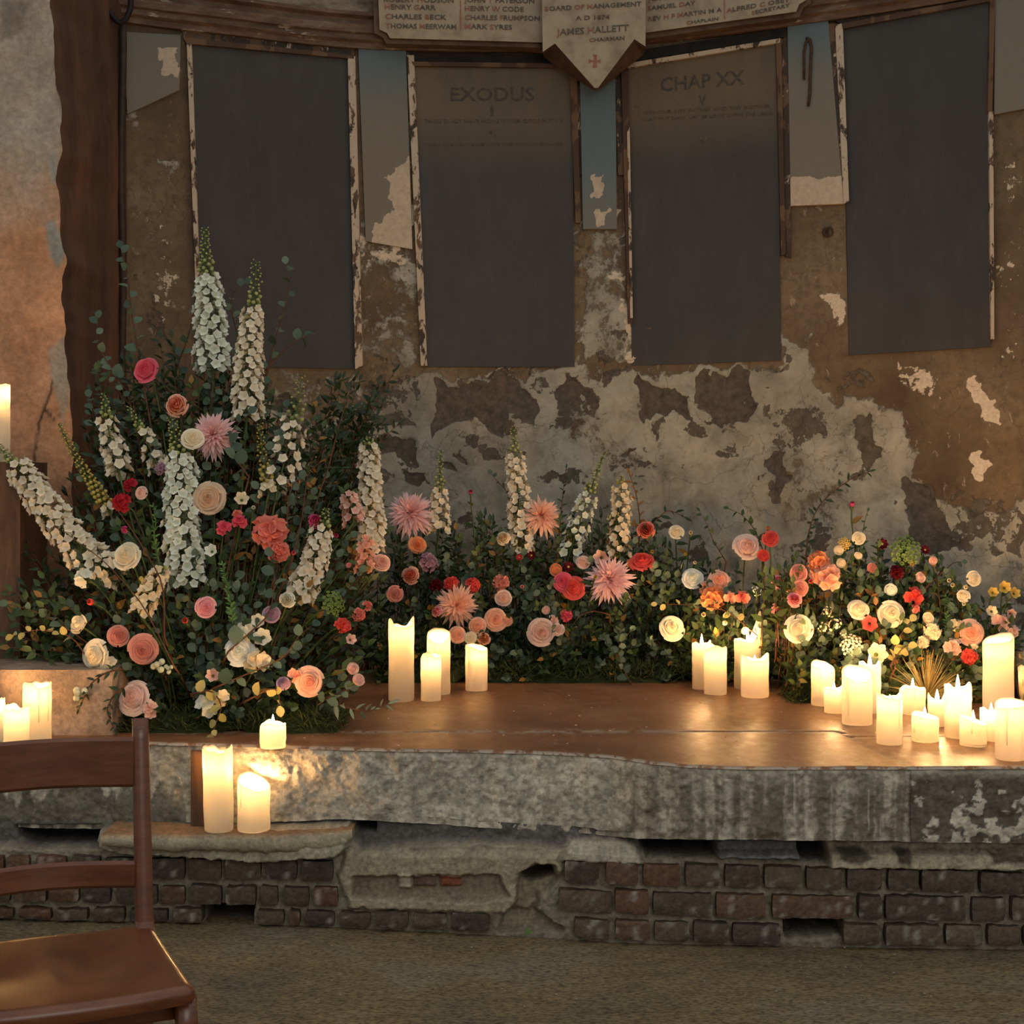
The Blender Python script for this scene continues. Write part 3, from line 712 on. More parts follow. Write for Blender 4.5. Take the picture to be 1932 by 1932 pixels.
w=S([(1075,1590),(1160,1585),(1200,1600),(1212,1628),(1060,1622)],4,8); paint(w,(.42,.38,.29)); dep-=w*.03
# plaster ledge left and broken plaster hollow
w=S([(185,1566),(655,1556),(668,1574),(640,1612),(500,1622),(230,1606),(180,1590)],4,8); paint(w,(.40,.36,.26)); dep-=w*.055
w=S([(655,1606),(1050,1612),(1062,1640),(1000,1720),(930,1722),(660,1712),(640,1650)],5,10); paint(w,(.34,.29,.20)); dep-=w*.02+w*(n-.5)*.03
w=S([(668,1652),(940,1650),(960,1690),(900,1698),(668,1690)],4,8); paint(w,(.25,.20,.14)); dep+=w*.035
w=S([(752,1648),(776,1648),(776,1676),(752,1674)],3,3); paint(w,(.50,.44,.33)); dep-=w*.02
w=S([(780,1650),(822,1650),(822,1672),(780,1672)],2,3); paint(w,(.17,.11,.09)); dep-=w*.015
w=S([(830,1650),(872,1652),(870,1672),(830,1672)],2,3); paint(w,(.26,.09,.05)); dep-=w*.015
w=S([(980,1648),(1010,1630),(1045,1632),(1052,1660),(1020,1690),(1010,1720),(1060,1755),(940,1756),(955,1725),(975,1700)],5,8); paint(w,(.30,.25,.17)); dep+=w*.055
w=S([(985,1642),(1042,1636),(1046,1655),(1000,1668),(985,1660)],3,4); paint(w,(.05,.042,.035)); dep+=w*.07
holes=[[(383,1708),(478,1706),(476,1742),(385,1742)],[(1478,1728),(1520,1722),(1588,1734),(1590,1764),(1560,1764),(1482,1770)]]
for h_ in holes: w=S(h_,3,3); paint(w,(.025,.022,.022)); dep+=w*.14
w=S([(300,1738),(1990,1782),(1990,1830),(300,1770)],6,14); paint(w*.7,(.20,.175,.13))
# fade to a skirting of dirt at floor
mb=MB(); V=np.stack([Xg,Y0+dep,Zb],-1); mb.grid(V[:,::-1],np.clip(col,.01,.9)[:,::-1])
M['riser']=m_attrcol('mortar_and_plaster',.9,.008,80,.2,.35)
o=mb.build('wall_front',M['riser']); tag(o,'broken plaster and mortar face of the platform below the slab','wall',kind='structure')
# bricks
def course(e,px): e=np.array(e,float); return np.interp(px,e[:,0],e[:,1])
C1=([(0,1614),(350,1618),(640,1622),(1060,1623),(1400,1632),(1932,1645)],[(0,1660),(350,1664),(640,1667),(1060,1668),(1400,1680),(1932,1690)])
C2=([(0,1668),(350,1670),(640,1672),(1060,1676),(1400,1687),(1932,1694)],[(0,1706),(350,1710),(640,1714),(1060,1724),(1400,1736),(1932,1742)])
C3=([(0,1712),(350,1714),(640,1718),(1000,1724),(1060,1730),(1400,1742),(1932,1746)],[(0,1738),(350,1746),(640,1752),(1000,1764),(1060,1772),(1400,1784),(1932,1790)])
BR=[(C1,[-60,10,60,128,190,262,352,420,496,565,634],None),(C1,[1062,1137,1208,1290,1365,1440,1518,1594,1672,1738,1846,1940,2020,2100,2190,2270,2350,2440,2520],None),
    (C2,[-60,20,90,150,214,300,352,420,486,530,586,642],None),(C2,[1050,1158,1228,1348,1452,1616,1668,1830,1904,1990,2060,2150,2240,2310,2400,2500],None),
    (C3,[-60,30,100,170,240,320,384],None),(C3,[478,540,572,636,704,776,846,928],None),(C3,[1078,1156,1230,1306,1380,1478],None),(C3,[1588,1666,1780,1860,1932,2010,2090,2180,2260,2350,2430,2520],None)]
mb=MB(); rb=random.Random(3)
for (tp,bt),xs_,_ in BR:
    for i in range(len(xs_)-1):
        a=xs_[i]+3+rb.random()*4; b=xs_[i+1]-3-rb.random()*4
        if b-a<12: continue
        Yq=float(base_Y((a+b)/2))-.004-rb.random()*.012
        nxx,nzz=max(3,int((b-a)/9)),6
        u=np.linspace(0,1,nxx+1)[:,None]; v=np.linspace(0,1,nzz+1)[None,:]
        pxx=a+(b-a)*u+0*v; t0=course(tp,pxx)+2+rb.random()*3+(fbm(pxx/14,pxx*0,i,3)-.5)*5; t1=course(bt,pxx)-2-rb.random()*3+(fbm(pxx/14,pxx*0+7,i,3)-.5)*5; pyy=t0*(1-v)+t1*v
        sd=rb.randrange(999)
        # knock the corners
        uu=np.abs(2*u-1)**6; vv=np.abs(2*v-1)**4; edge=np.clip(uu+vv,0,1.6)
        Yv=Yq+edge*.004+(fbm(pxx/9,pyy/9,sd)-.5)*.012
        pxx=pxx-(2*u-1)*vv*1.8; 
        X=(pxx-CX)*Yq/F; Z=H-(pyy-HY)*Yq/F
        V=np.stack([X,Yv,Z],-1)
        base=np.array(rb.choice([(.115,.082,.058),(.12,.088,.06),(.095,.072,.054),(.13,.078,.05),(.145,.078,.048),(.082,.063,.048),(.12,.09,.062)]))
        if pxx.mean()<1000 : base=base*.85
        cc=base*(.75+.5*fbm(pxx/6,pyy/6,sd+1)[...,None])
        wn=np.clip((fbm(pxx/5,pyy/22,77,3)-.66)*10,0,1)[...,None]*.5; cc=cc*(1-wn)+np.array([.42,.39,.34])*wn
        mb.grid(V[:,::-1],cc[:,::-1])
        for A_,B_ in ((V[:,0],V[:,0]),(V[:,-1],V[:,-1]),(V[0],V[0]),(V[-1],V[-1])):
            mb.grid(np.stack([A_,A_+np.array([0,.05,0])],1),tuple(base*.8))
M['brick']=m_attrcol('sooty_brick',.88,.006,90,.2,.4)
o=mb.build('wall_front_brickwork',M['brick']); tag(o,'three courses of dark sooty bricks at the foot of the platform','wall',kind='structure')

# ledge the two left candles stand on
mb=MB(); nxx=60; pxl=np.linspace(190,664,nxx)
rowf=np.interp(pxl,[190,300,360,520,600,664],[1572,1574,1573,1578,1572,1560])
Yl=.0*pxl+4.24-.02*fbm(pxl/30,pxl*0,5); zl=np.interp(pxl,[190,360,520,664],[.272,.272,.272,.285])
Xl=(pxl-CX)*Yl/F; th=np.interp(pxl,[190,300,640,664],[.035,.05,.055,.03])*(.85+.3*fbm(pxl/20,pxl*0+3,8))
prof=np.zeros((nxx,6,3))
for j,(dy,dz) in enumerate([(.20,0),(.012,0),(0,-.25),(.004,-.75),(.02,-1),(.20,-1)]):
    prof[:,j,0]=Xl; prof[:,j,1]=Yl+dy; prof[:,j,2]=zl+dz*th+(fbm(pxl/14,pxl*0+j*3,9)-.5)*(.006 if j>1 else 0)
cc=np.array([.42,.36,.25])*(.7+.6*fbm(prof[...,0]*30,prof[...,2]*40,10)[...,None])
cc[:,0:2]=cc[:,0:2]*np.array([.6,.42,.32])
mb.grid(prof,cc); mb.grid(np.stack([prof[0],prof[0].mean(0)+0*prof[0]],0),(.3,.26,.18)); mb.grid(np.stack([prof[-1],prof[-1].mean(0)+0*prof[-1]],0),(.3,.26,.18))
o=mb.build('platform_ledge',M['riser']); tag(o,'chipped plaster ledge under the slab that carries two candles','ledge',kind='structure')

# wooden plate leaning behind the ledge candle
M['oldwood']=(lambda t:t.surf(t.ramp(t.noise(7,7,.65,t.coord((3,3,.5)),.6),[(.3,(.045,.024,.014)),(.55,(.12,.06,.03)),(.75,(.19,.10,.055))]),.6,.35,t.noise(30,6,.6,t.coord((3,3,.4))),.004,.5))(NT('dark_old_wood'))
mb=MB(); a=P(362,1415,4.345);b=P(386,1415,4.345); c_=P(372,1574,4.325)
z0=.274
mb.add([(a[0],4.33,z0),(b[0]+.012,4.33,z0),(b[0]+.012,4.345,z0),(a[0],4.345,z0),(a[0],4.33,a[2]),(b[0],4.33,a[2]),(b[0],4.345,a[2]),(a[0],4.345,a[2])],[(0,3,2,1),(4,5,6,7),(0,1,5,4),(1,2,6,5),(2,3,7,6),(3,0,4,7)])
o=mb.build('wooden_plank',M['oldwood'],smooth=False); tag(o,'narrow upright wooden plank behind the tall candle on the ledge','plank')

# --- left stone block and wooden post that carries the tall candle
def stone_box(name,lo,hi,mat,colf,label,cat,kind='structure',n=(40,10,24),amp=.012):
    mb=MB(); (x0,y0,z0),(x1,y1,z1)=lo,hi
    def face(A,B,C_,nu,nv,nd):
        u=np.linspace(0,1,nu)[:,None,None]; v=np.linspace(0,1,nv)[None,:,None]
        V=np.array(A)+(np.array(B)-np.array(A))*u+(np.array(C_)-np.array(A))*v
        k=(V[...,0]*7+V[...,1]*5)
        dd=(fbm(k,V[...,2]*7+V[...,1]*3,5)-.5)*amp
        e=np.clip(np.minimum(np.minimum(u[...,0],1-u[...,0])*nu/2,np.minimum(v[...,0],1-v[...,0])*nv/2),0,1)
        V=V+dd[...,None]*np.array(nd)*e[...,None]
        mb.grid(V,colf(V))
    face((x0,y0,z0),(x1,y0,z0),(x0,y0,z1),n[0],n[2],(0,-1,0)); face((x1,y0,z0),(x1,y1,z0),(x1,y0,z1),n[1]*2,n[2],(1,0,0))
    face((x0,y0,z1),(x1,y0,z1),(x0,y1,z1),n[0],n[1]*2,(0,0,1)); face((x0,y0,z0),(x0,y1,z0),(x0,y0,z1),4,4,(-1,0,0)); face((x0,y1,z0),(x1,y1,z0),(x0,y1,z1),6,4,(0,1,0))
    o=sharp(mb.build(name,mat)); return tag(o,label,cat,kind=kind)
def blockcol(V):
    n=fbm(V[...,0]*14,V[...,2]*5+V[...,1]*3,71,5)
    c=np.array([.36,.26,.18])*(.6+.8*n[...,None]); w=np.clip((n-.5)*8,0,1)[...,None]; c=c*(1-w*.6)+np.array([.60,.46,.34])*w*.6
    d=np.clip((V[...,0]+1.47)/-.1,0,1)[...,None]*.5; return c*(1-d)+np.array([.20,.11,.07])*d
xb1=float(px2x(212,4.52))
stone_box('platform_block',(-2.6,4.52,.0+ZT),(xb1,5.19,.695),M['stone'],blockcol,'raised stone block at the left end of the platform','block')
stone_box('candle_post',(-2.05,4.78,.695),(float(px2x(38,4.78)),5.06,1.318),M['oldwood'],lambda V:np.ones(V.shape)*.3,'dark wooden post at the left edge holding the tall candle','post','thing',amp=.006)
# ================================================================== CANDLES
def m_wax(name, col, tr):
    t=NT(name); v=t.coord(); n=t.noise(18,5,.6,v)
    c=t.mix(t.math('MULTIPLY',n,.25),col,(.72,.62,.45))
    b=t.n('BsdfPrincipled'); t.val(b.inputs['Base Color'],c); b.inputs['Roughness'].default_value=.45; b.inputs['Specular IOR Level'].default_value=.4
    bp=t.n('Bump'); bp.inputs['Distance'].default_value=.002; bp.inputs['Strength'].default_value=.3; t.l(n,bp.inputs['Height']); t.l(bp.outputs[0],b.inputs['Normal'])
    x=t.n('BsdfTranslucent'); t.val(x.inputs[0],tr)
    m=t.n('MixShader'); m.inputs[0].default_value=.78; t.l(b.outputs[0],m.inputs[1]); t.l(x.outputs[0],m.inputs[2]); t.l(m.outputs[0],t.out.inputs[0])
    return t.m
M['wax']=m_wax('ivory_wax',(.87,.85,.79),(1,.95,.80))
M['wick']=m_noise('charred_wick',[(.3,(.01,.008,.006)),(.7,(.03,.02,.015))],80,.9,.001)
def m_flame():
    t=NT('candle_flame'); e=t.n('Emission'); e.inputs[0].default_value=(1,.55,.23,1); e.inputs[1].default_value=FLAME; t.l(e.outputs[0],t.out.inputs[0]); return t.m
FLAME=1050.0
M['flame']=m_flame()
def flame_mesh():
    mb=MB(); prof=[(.0001,-.002),(.0035,0),(.0052,.006),(.0050,.013),(.0032,.022),(.0012,.030),(.0001,.034)]
    th=np.linspace(0,2*pi,7)[:-1]
    V=np.stack([np.stack([r*np.cos(th),r*np.sin(th),0*th+z],-1) for r,z in prof],1); mb.grid(V[::-1],wrap=True)
    return mb.mesh('flame',M['flame'])
FM=flame_mesh()
wm=MB(); wm.tube([(0,0,-.004),(.0005,0,.005),(.002,0,.011)],.0013,5); WM=wm.mesh('wick',M['wick'])
def candle(px,w,top,base,label,kind='cup',ang=0.0,amp=.18,cup=.035,z0=ZT,lean=0.0,Y=None,seed=0,flame=True,foot=1.0,fh=0.0,group='lit ivory pillar candles'):
    """px,w,top,base: column, width, top row and foot row in the photo"""
    if Y is None:
        Yf=(H-z0)*F/(base-HY); Rr=w*Yf/F/2; Y=Yf+Rr
    Rr=w*Y/F/2; X=px2x(px,Y); h=py2z(top,Y)-z0
    root=empty('pillar_candle',(X,Y,z0),label,'candle',group)
    r_=random.Random(seed+int(px)); th=np.linspace(0,2*pi,41)[:-1]
    def rim(t):
        wob=.010*np.sin(2*t+r_.random()*6)+.007*np.sin(3*t+1.3)+.004*np.sin(7*t)
        return wob
    wob=rim(th)*min(1,h/.12)
    A_=amp*h if amp<1 else amp
    if kind=='cup': top_=h-.006+wob*.6-np.abs(A_)*.0
    elif kind=='hood': top_=h-A_*(1-np.clip(.5+.5*np.cos(th-ang),0,1)**1.0)+wob*.2
    elif kind=='horns': top_=h-A_*(1-np.clip(np.cos(2*(th-ang)),0,1)**.8)+wob*.3
    elif kind=='wing': top_=h-A_*(1-np.clip(np.cos(th-ang),0,1)**3)+wob*.4
    low=top_.min()
    if fh==0: cup=max(cup,min(.075,.34*h))
    else: cup=.030
    pool=min(low-.004,h-cup); pool=max(pool,.02)
    rings=[]
    def ring(rr,zz,wv=1.0):
        rad=rr*(1+.02*wv*np.sin(3*th+seed)+.012*wv*np.sin(5*th+2*seed))
        k=zz/h if np.ndim(zz) else zz/h
        rings.append(np.stack([rad*np.cos(th)+lean*k*h, rad*np.sin(th), zz+0*th],-1))
    ring(.0001,0.0); ring(Rr*.7*foot,0.0); ring(Rr*.97*foot,0.0); ring(Rr*foot,.004)
    for k in np.linspace(.06,.97,14): ring(Rr*(foot+(1-foot)*min(1,k*3))*(1+.012*sin(k*9+seed)),top_*k)
    ring(Rr*1.01,top_*.985); ring(Rr*.985,top_+.002); ring(Rr*.93,top_+.003); ring(Rr*.87,top_-.003)
    for k in (.35,.7,.95): ring(Rr*(.86-.03*k),top_*(1-k)+pool*k)
    ring(Rr*.72,pool-.002,.5); ring(Rr*.4,pool-.003,.2); ring(.0001,pool-.003,0)
    V=np.stack(rings,1); mb=MB(); mb.grid(V,wrap=True)
    # wax runs
    for k in range(r_.randrange(1,4)):
        a=r_.random()*2*pi; ln=h*(.2+.5*r_.random()); zt=float(np.interp(a,th,top_))-.004
        pts=[(Rr*1.0*cos(a)+lean*(zt-ln*q)/h*1.0,Rr*1.0*sin(a),zt-ln*q) for q in np.linspace(0,1,6)]
        mb.tube(pts,[.0012,.0016,.0014,.0016,.0022,.0012],6)
    mb.build('wax_body',M['wax'],root)
    zf=pool-.003
    wk=bpy.data.objects.new('wick',WM); C.objects.link(wk); wk.parent=root; wk.location=(lean*zf/h*1.0,0,zf+.003)
    if flame:
        f=bpy.data.objects.new('flame',FM); C.objects.link(f); f.parent=wk; f.location=(0,0,.009+fh); f.scale=(1.15,1.15,1.1 if fh==0 else 1.35)
    return root
R90=pi/2
CD=[
 (757,48,1166,1325,'tall ivory candle with a notched rim, leftmost of the stone top candles','horns',0.35,.10,.05,{'cup':.06}),
 (827,44,1187,1312,'tall round headed candle just behind a short one, left of centre','hood',R90,.2,.0,{}),
 (813,38,1233,1324,'short slim candle standing close in front of a taller round headed one','cup',0,.1,.03,{}),
 (899,42,1216,1305,'single candle standing apart before the blush roses','hood',2.6,.12,.03,{}),
 (1324,36,1212,1302,'slim candle with its pointed flame showing, half hidden by a wider candle','cup',0,.1,.012,{'fh':.006}),
 (1350,43,1218,1312,'candle in front of the slim one with the pointed flame','cup',1,.12,.02,{}),
 (1411,50,1158,1302,'burnt out looking tall candle with one high curled wing of wax','wing',.25,.36,.0,{'cup':.11}),
 (1424,52,1234,1318,'low wide candle in front of the tall winged candle','horns',.2,.14,.03,{}),
 (1552,44,1249,1333,'dome topped candle, leftmost of the big right cluster','hood',R90+.5,.22,0,{}),
 (1573,36,1296,1347,'small low candle between the dome topped candle and a broad one','cup',0,.1,.02,{}),
 (1617,57,1258,1370,'broad candle with a raised hollow rim in the right cluster','hood',R90,.24,0,{'cup':.065}),
 (1641,40,1250,1347,'candle with its flame tip showing, behind the broad hollow one','cup',0,.1,.012,{'fh':.004}),
 (1679,48,1309,1407,'straight candle near the front edge of the slab left of the lowest candles','horns',0,.06,.03,{}),
 (1722,48,1296,1350,'candle with a pointed flame and chipped rim before the dried grass','cup',0,.1,.010,{'fh':.004}),
 (1745,50,1347,1402,'squat little candle with a rounded glowing top','hood',2.5,.18,0,{'cup':.02}),
 (1768,34,1308,1372,'small two horned candle behind the squat one','horns',0,.22,0,{'cup':.03}),
 (1807,50,1292,1395,'medium candle with a tall flame in the middle of the right cluster','cup',0,.1,.010,{'fh':.006}),
 (1836,50,1352,1410,'squat candle with a sloping rim near the slab edge','hood',2.8,.28,0,{'cup':.025}),
 (1884,57,1197,1352,'tallest thick candle at the far right with a slanted overhanging rim','hood',.6,.12,0,{'cup':.05}),
 (1870,40,1336,1400,'low candle at the foot of the tallest thick one','cup',0,.1,.02,{}),
 (1906,56,1322,1437,'frontmost candle at the right edge of the slab','hood',1.0,.12,0,{'cup':.03}),
 (515,48,1362,1414,'squat candle alone on the slab edge above the ledge candles','cup',0,.1,.02,{}),
]
for i,(px,w,top,base,lab,kd,an,am,cu,kw) in enumerate(CD):
    k=dict(kw); 
    if 'cup' not in k: k['cup']=cu if cu>0 else .045
    candle(px,w,top,base,lab,kd,an,am,seed=i,**k)
candle(413,56,1410,1567,'tall slightly leaning candle on the plaster ledge below the slab','cup',0,.1,.028,z0=.272,Y=4.285,lean=-.020,seed=31,foot=.95)
candle(478,61,1464,1572,'stout candle with a hollowed peak on the ledge, beside the taller one','hood',2.3,.26,.04,z0=.272,Y=4.29,seed=32)
candle(70,52,1288,1404,'taller of the candles before the stone block behind the chair','cup',0,.1,.03,seed=33)
candle(31,47,1332,1420,'short candle before the stone block, partly behind the chair rail','cup',0,.1,.03,seed=34)
candle(-6,30,1316,1402,'candle cut by the left edge of the photo behind the chair','cup',0,.1,.03,seed=35)
candle(-1,40,712,868,'tall candle on the dark wooden post at the left edge','wing',pi,.10,.04,z0=1.318,Y=4.86,seed=36)
# glass storm lantern at the right edge
def m_glass():
    t=NT('lantern_glass'); b=t.n('BsdfPrincipled'); b.inputs['Base Color'].default_value=(.95,.93,.9,1); b.inputs['Roughness'].default_value=.04
    b.inputs['Transmission Weight'].default_value=1; b.inputs['IOR'].default_value=1.45; t.l(b.outputs[0],t.out.inputs[0]); return t.m
M['glass']=m_glass()
r=empty('storm_lantern',(px2x(1945,4.98),4.98,ZT),'glass cylinder lantern with a candle inside, at the right edge','lantern')
th=np.linspace(0,2*pi,33)[:-1]; Rg=.065
V=np.stack([np.stack([a*np.cos(th),a*np.sin(th),0*th+z],-1) for a,z in [(.0001,.0),(Rg*.95,0),(Rg,.006),(Rg,.20),(Rg+.002,.205),(Rg-.003,.205),(Rg-.005,.2),(Rg-.005,.012),(.0001,.010)]],1)
mb=MB(); mb.grid(V,wrap=True); mb.build('glass_cylinder',M['glass'],r)
candle(1945,48,1262,1340,'candle burning inside the glass cylinder lantern','cup',0,.1,.02,Y=4.98,z0=ZT+.0115,seed=40,group='lit ivory pillar candles')

# ================================================================== CHAIR
def m_wood(name,c1,c2,c3,rough):
    t=NT(name); v=t.coord((1.2,1.2,1.2)); w=t.n('TexWave',wave_type='BANDS',bands_direction='Z'); w.inputs['Scale'].default_value=9; w.inputs['Distortion'].default_value=7; w.inputs['Detail'].default_value=4; w.inputs['Detail Scale'].default_value=.6
    t.l(t.coord((.35,.35,2.2)),w.inputs['Vector']); n=t.noise(5,6,.6,v); n2=t.noise(70,4,.6,t.coord((.4,.4,3)))
    n4=t.noise(6,7,.7,t.coord((1.5,1.5,9)),.8)
    f=t.math('ADD',t.math('MULTIPLY',n4,.6),t.math('ADD',t.math('MULTIPLY',n,.35),t.math('MULTIPLY',n2,.05)))
    col=t.ramp(f,[(.3,c1),(.5,c2),(.72,c3)])
    return t.surf(col,t.ramp(n,[(.3,rough-.02),(.7,rough+.08)]),.5,n2,.0006,.15)
M['chair']=m_wood('varnished_brown_wood',(.050,.015,.006),(.115,.036,.013),(.18,.064,.024),.30)
BR_=np.array([-.659,2.77]); ax=np.array([.139,-.342]); dsz=np.linalg.norm(ax); fwd=ax/dsz; side=np.array([-fwd[1]*-1,0]) 
side=np.array([fwd[1],-fwd[0]])      # toward the photo's left
if side[0]>0: side=-side
def cp(s,d,z): q=BR_+side*s+fwd*d; return np.array([q[0],q[1],z])
Wd,Dp,SZ=.385,.355,.452
root=empty('wooden_chair',tuple(cp(Wd/2,Dp/2,0)),'varnished brown ladder back wooden chair cut off by the left edge','chair')
oc=np.array(root.location)
def cb(mb,nm): return mb.build(nm,M['chair'],root)
# seat: saddle shaped slab, wider at the front, bowed front edge
n1,n2=46,40
u=np.linspace(0,1,n1)[:,None]; v=np.linspace(0,1,n2)[None,:]
def seatV(zf,shr):
    s=Wd/2+(u-.5)*(Wd-.0+ .025*v)*(1-shr); d=-.012+(Dp+.02)*v + .022*np.sin(pi*u)*v**4; d=d.copy()
    d=Dp/2+(d-Dp/2)*(1-shr)
    q=BR_[None,None,:]+s[...,None]*side+d[...,None]*fwd
    return np.stack([q[...,0],q[...,1],zf+0*s],-1)
dish=.013*np.exp(-(((np.abs(u-.5)-.2)/.17)**2+((v-.45)/.30)**2))+.004*np.exp(-((u-.5)/.05)**2)*0
edge=np.clip(np.minimum(np.minimum(u,1-u),np.minimum(v,1-v))/.03,0,1)
mb=MB(); top=seatV(SZ-dish-.006*(1-edge)**2,0); bot=seatV(SZ-.03+0*u*v,.02); mid=seatV(SZ-.016+0*u*v,-.008)
mb.grid(top); mb.grid(bot[::-1])
for e in ((lambda A:A[0]),(lambda A:A[-1]),(lambda A:A[:,0]),(lambda A:A[:,-1])):
    mb.grid(np.stack([e(top),e(mid),e(bot)],1)-0)
for o_ in [cb(mb,'seat')]: sharp(o_,60)
def bar(mb,a,b,w,t_,dirw,n=10,rr=.25,bow=None):
    """rounded rectangular bar between a and b; dirw: wide direction"""
    a=np.array(a);b=np.array(b); k=np.linspace(0,1,n)
    th=np.linspace(0,2*pi,13)[:-1]; e=lambda c_: np.sign(c_)*np.abs(c_)**.45
    ax_=(b-a)/np.linalg.norm(b-a); dw=np.array(dirw,float); dw-=ax_*np.dot(dw,ax_); dw/=np.linalg.norm(dw); dn=np.cross(ax_,dw)
    V=np.zeros((12,n+2,3))
    for i,q in enumerate([0,*k,1]):
        c0=a+(b-a)*q
        if bow is not None: c0=c0+bow(q)
        wv=w(q) if callable(w) else w; tv=t_(q) if callable(t_) else t_
        s_=0 if i in (0,n+1) else 1
        V[:,i]=c0+s_*(e(np.cos(th))[:,None]*dw*wv/2+e(np.sin(th))[:,None]*dn*tv/2)
    mb.grid(V,wrap=True); return mb
s3=np.array([*side,0]); f3=np.array([*fwd,0])
for s_ in (0.0,Wd):
    mb=MB(); bar(mb,cp(s_+(.012 if s_==0 else -.012),.0,0.0)-f3*.03,cp(s_+(.012 if s_==0 else -.012),.0,SZ+.01),.033,.036,side.tolist()+[0])
    bar(mb,cp(s_+(.012 if s_==0 else -.012),0,SZ-.03),cp(s_+(.012 if s_==0 else -.012),-.055,.822),lambda q:.033-.004*q,lambda q:.036-.006*q,side.tolist()+[0],12)
    cb(mb,'back_post')
for s_ in (.0,Wd):
    mb=MB(); sg=1 if s_==0 else -1
    bar(mb,cp(s_-sg*.004,Dp-.028,SZ-.028),cp(s_-sg*.02,Dp-.01,0.0),lambda q:.036-.006*q,lambda q:.036-.006*q,side.tolist()+[0]); cb(mb,'front_leg')
# back rails, bowed back
for z0_,z1_,nm,d0 in ((.697,.789,'top_rail',-.042),(.517,.567,'middle_rail',-.016)):
    n_=20; k=np.linspace(0,1,n_); mb=MB(); th_=.012
    s_=.02+(Wd-.04)*k; bow=.045*np.sin(pi*k); dd=d0-bow
    arch=0*k
    rows=[]
    for (zz,tt) in ((z0_,0),(z0_+.006,th_/2),((z0_+z1_)/2,th_/2),(z1_-.006,th_/2),(z1_,0),(z1_-.006,-th_/2),((z0_+z1_)/2,-th_/2),(z0_+.006,-th_/2),(z0_,0)):
        q=BR_[None,:]+s_[:,None]*side+(dd+tt)[:,None]*fwd; rows.append(np.stack([q[:,0],q[:,1],zz+arch+0*k],-1))
    mb.grid(np.stack(rows,1)); sharp(cb(mb,nm),25)
mb=MB(); bar(mb,cp(.012,-.015,.21),cp(-.0,Dp-.02,.21),.018,.018,(0,0,1)); cb(mb,'stretcher')
mb=MB(); bar(mb,cp(Wd-.012,-.015,.21),cp(Wd+.0,Dp-.02,.21),.018,.018,(0,0,1)); cb(mb,'stretcher')
mb=MB(); bar(mb,cp(.0,Dp-.02,.30),cp(Wd,Dp-.02,.30),.022,.018,(0,0,1)); cb(mb,'stretcher')
mb=MB(); bar(mb,cp(.0,Dp-.05,SZ-.05),cp(Wd,Dp-.05,SZ-.05),.04,.016,(0,0,1)); cb(mb,'seat_rail')
mb=MB(); bar(mb,cp(.012,-.005,SZ-.05),cp(.01,Dp-.05,SZ-.05),.04,.016,(0,0,1)); cb(mb,'seat_rail')
for o_ in root.children: o_.location = -oc   # children hold world coordinates, root sits at the chair's foot
# ================================================================== FLOWERS
def srgb(r,g,b):
    f=lambda c:((c/255)/12.92 if c/255<=.04045 else ((c/255+.055)/1.055)**2.4)
    return (f(r),f(g),f(b))
PAL={ # heart, rim
 'white':(srgb(236,234,206),srgb(250,250,240)),'cream':(srgb(246,222,174),srgb(250,240,214)),'beige':(srgb(214,160,122),srgb(238,212,180)),
 'blush':(srgb(240,170,148),srgb(248,222,206)),'peach':(srgb(246,150,112),srgb(250,206,180)),'salmon':(srgb(228,104,88),srgb(246,160,140)),
 'pink':(srgb(240,130,140),srgb(250,192,196)),'hotpink':(srgb(216,56,82),srgb(246,116,134)),'coral':(srgb(216,50,46),srgb(246,108,94)),
 'crimson':(srgb(160,22,36),srgb(216,54,66)),'burgundy':(srgb(50,4,10),srgb(112,14,26)),'dusty':(srgb(200,106,92),srgb(236,168,150)),
 'orange':(srgb(238,124,70),srgb(250,176,124)),'mauve':(srgb(246,184,172),srgb(246,214,214)),'apricot':(srgb(250,186,150),srgb(252,214,192)),'yellow':(srgb(214,168,60),srgb(238,212,120)),
 'lilac':(srgb(150,100,120),srgb(206,170,186)),'lime':(srgb(90,120,50),srgb(150,170,90)),'deeppink':(srgb(178,36,78),srgb(224,96,140)),
 'spire':(srgb(214,220,186),srgb(250,252,244)),'spirewarm':(srgb(232,218,180),srgb(252,244,228)),'bud':(srgb(120,140,62),srgb(206,208,140)),'yellowbud':(srgb(170,150,50),srgb(226,206,120)),
 'berry':(srgb(206,210,160),srgb(236,236,204))}
PM={k:m_petal('petals_'+k,a,b) for k,(a,b) in PAL.items()}
M['stem']=m_noise('green_stem',[(.3,srgb(58,74,36)),(.7,srgb(98,112,58))],30,.6,.001)
M['twig']=m_noise('brown_twig',[(.3,srgb(64,38,24)),(.7,srgb(116,74,48))],30,.7,.001)
LM={'euc':m_leaf('silver_green_leaves',srgb(54,76,62),srgb(108,126,102),.15,.55),
    'dark':m_leaf('dark_glossy_leaves',srgb(20,38,20),srgb(46,66,32),.12,.38),
    'mid':m_leaf('green_leaves',srgb(42,66,34),srgb(86,104,52),.2,.5,edge=srgb(150,110,50)),
    'olive':m_leaf('grey_olive_leaves',srgb(88,106,84),srgb(140,152,126),.2,.5),
    'gold':m_leaf('yellow_green_leaves',srgb(176,164,92),srgb(206,192,124),.3,.5),
    'rust':m_leaf('orange_brown_leaves',srgb(150,84,30),srgb(186,120,52),.3,.5),
    'fern':m_leaf('bright_fern',srgb(64,104,44),srgb(110,146,76),.3,.5),
    'straw':m_leaf('straw_grass',srgb(132,116,70),srgb(178,160,104),.3,.6),
    'moss':m_leaf('moss',srgb(40,50,18),srgb(78,84,30),.1,.8)}
R_=np.random.default_rng(11)
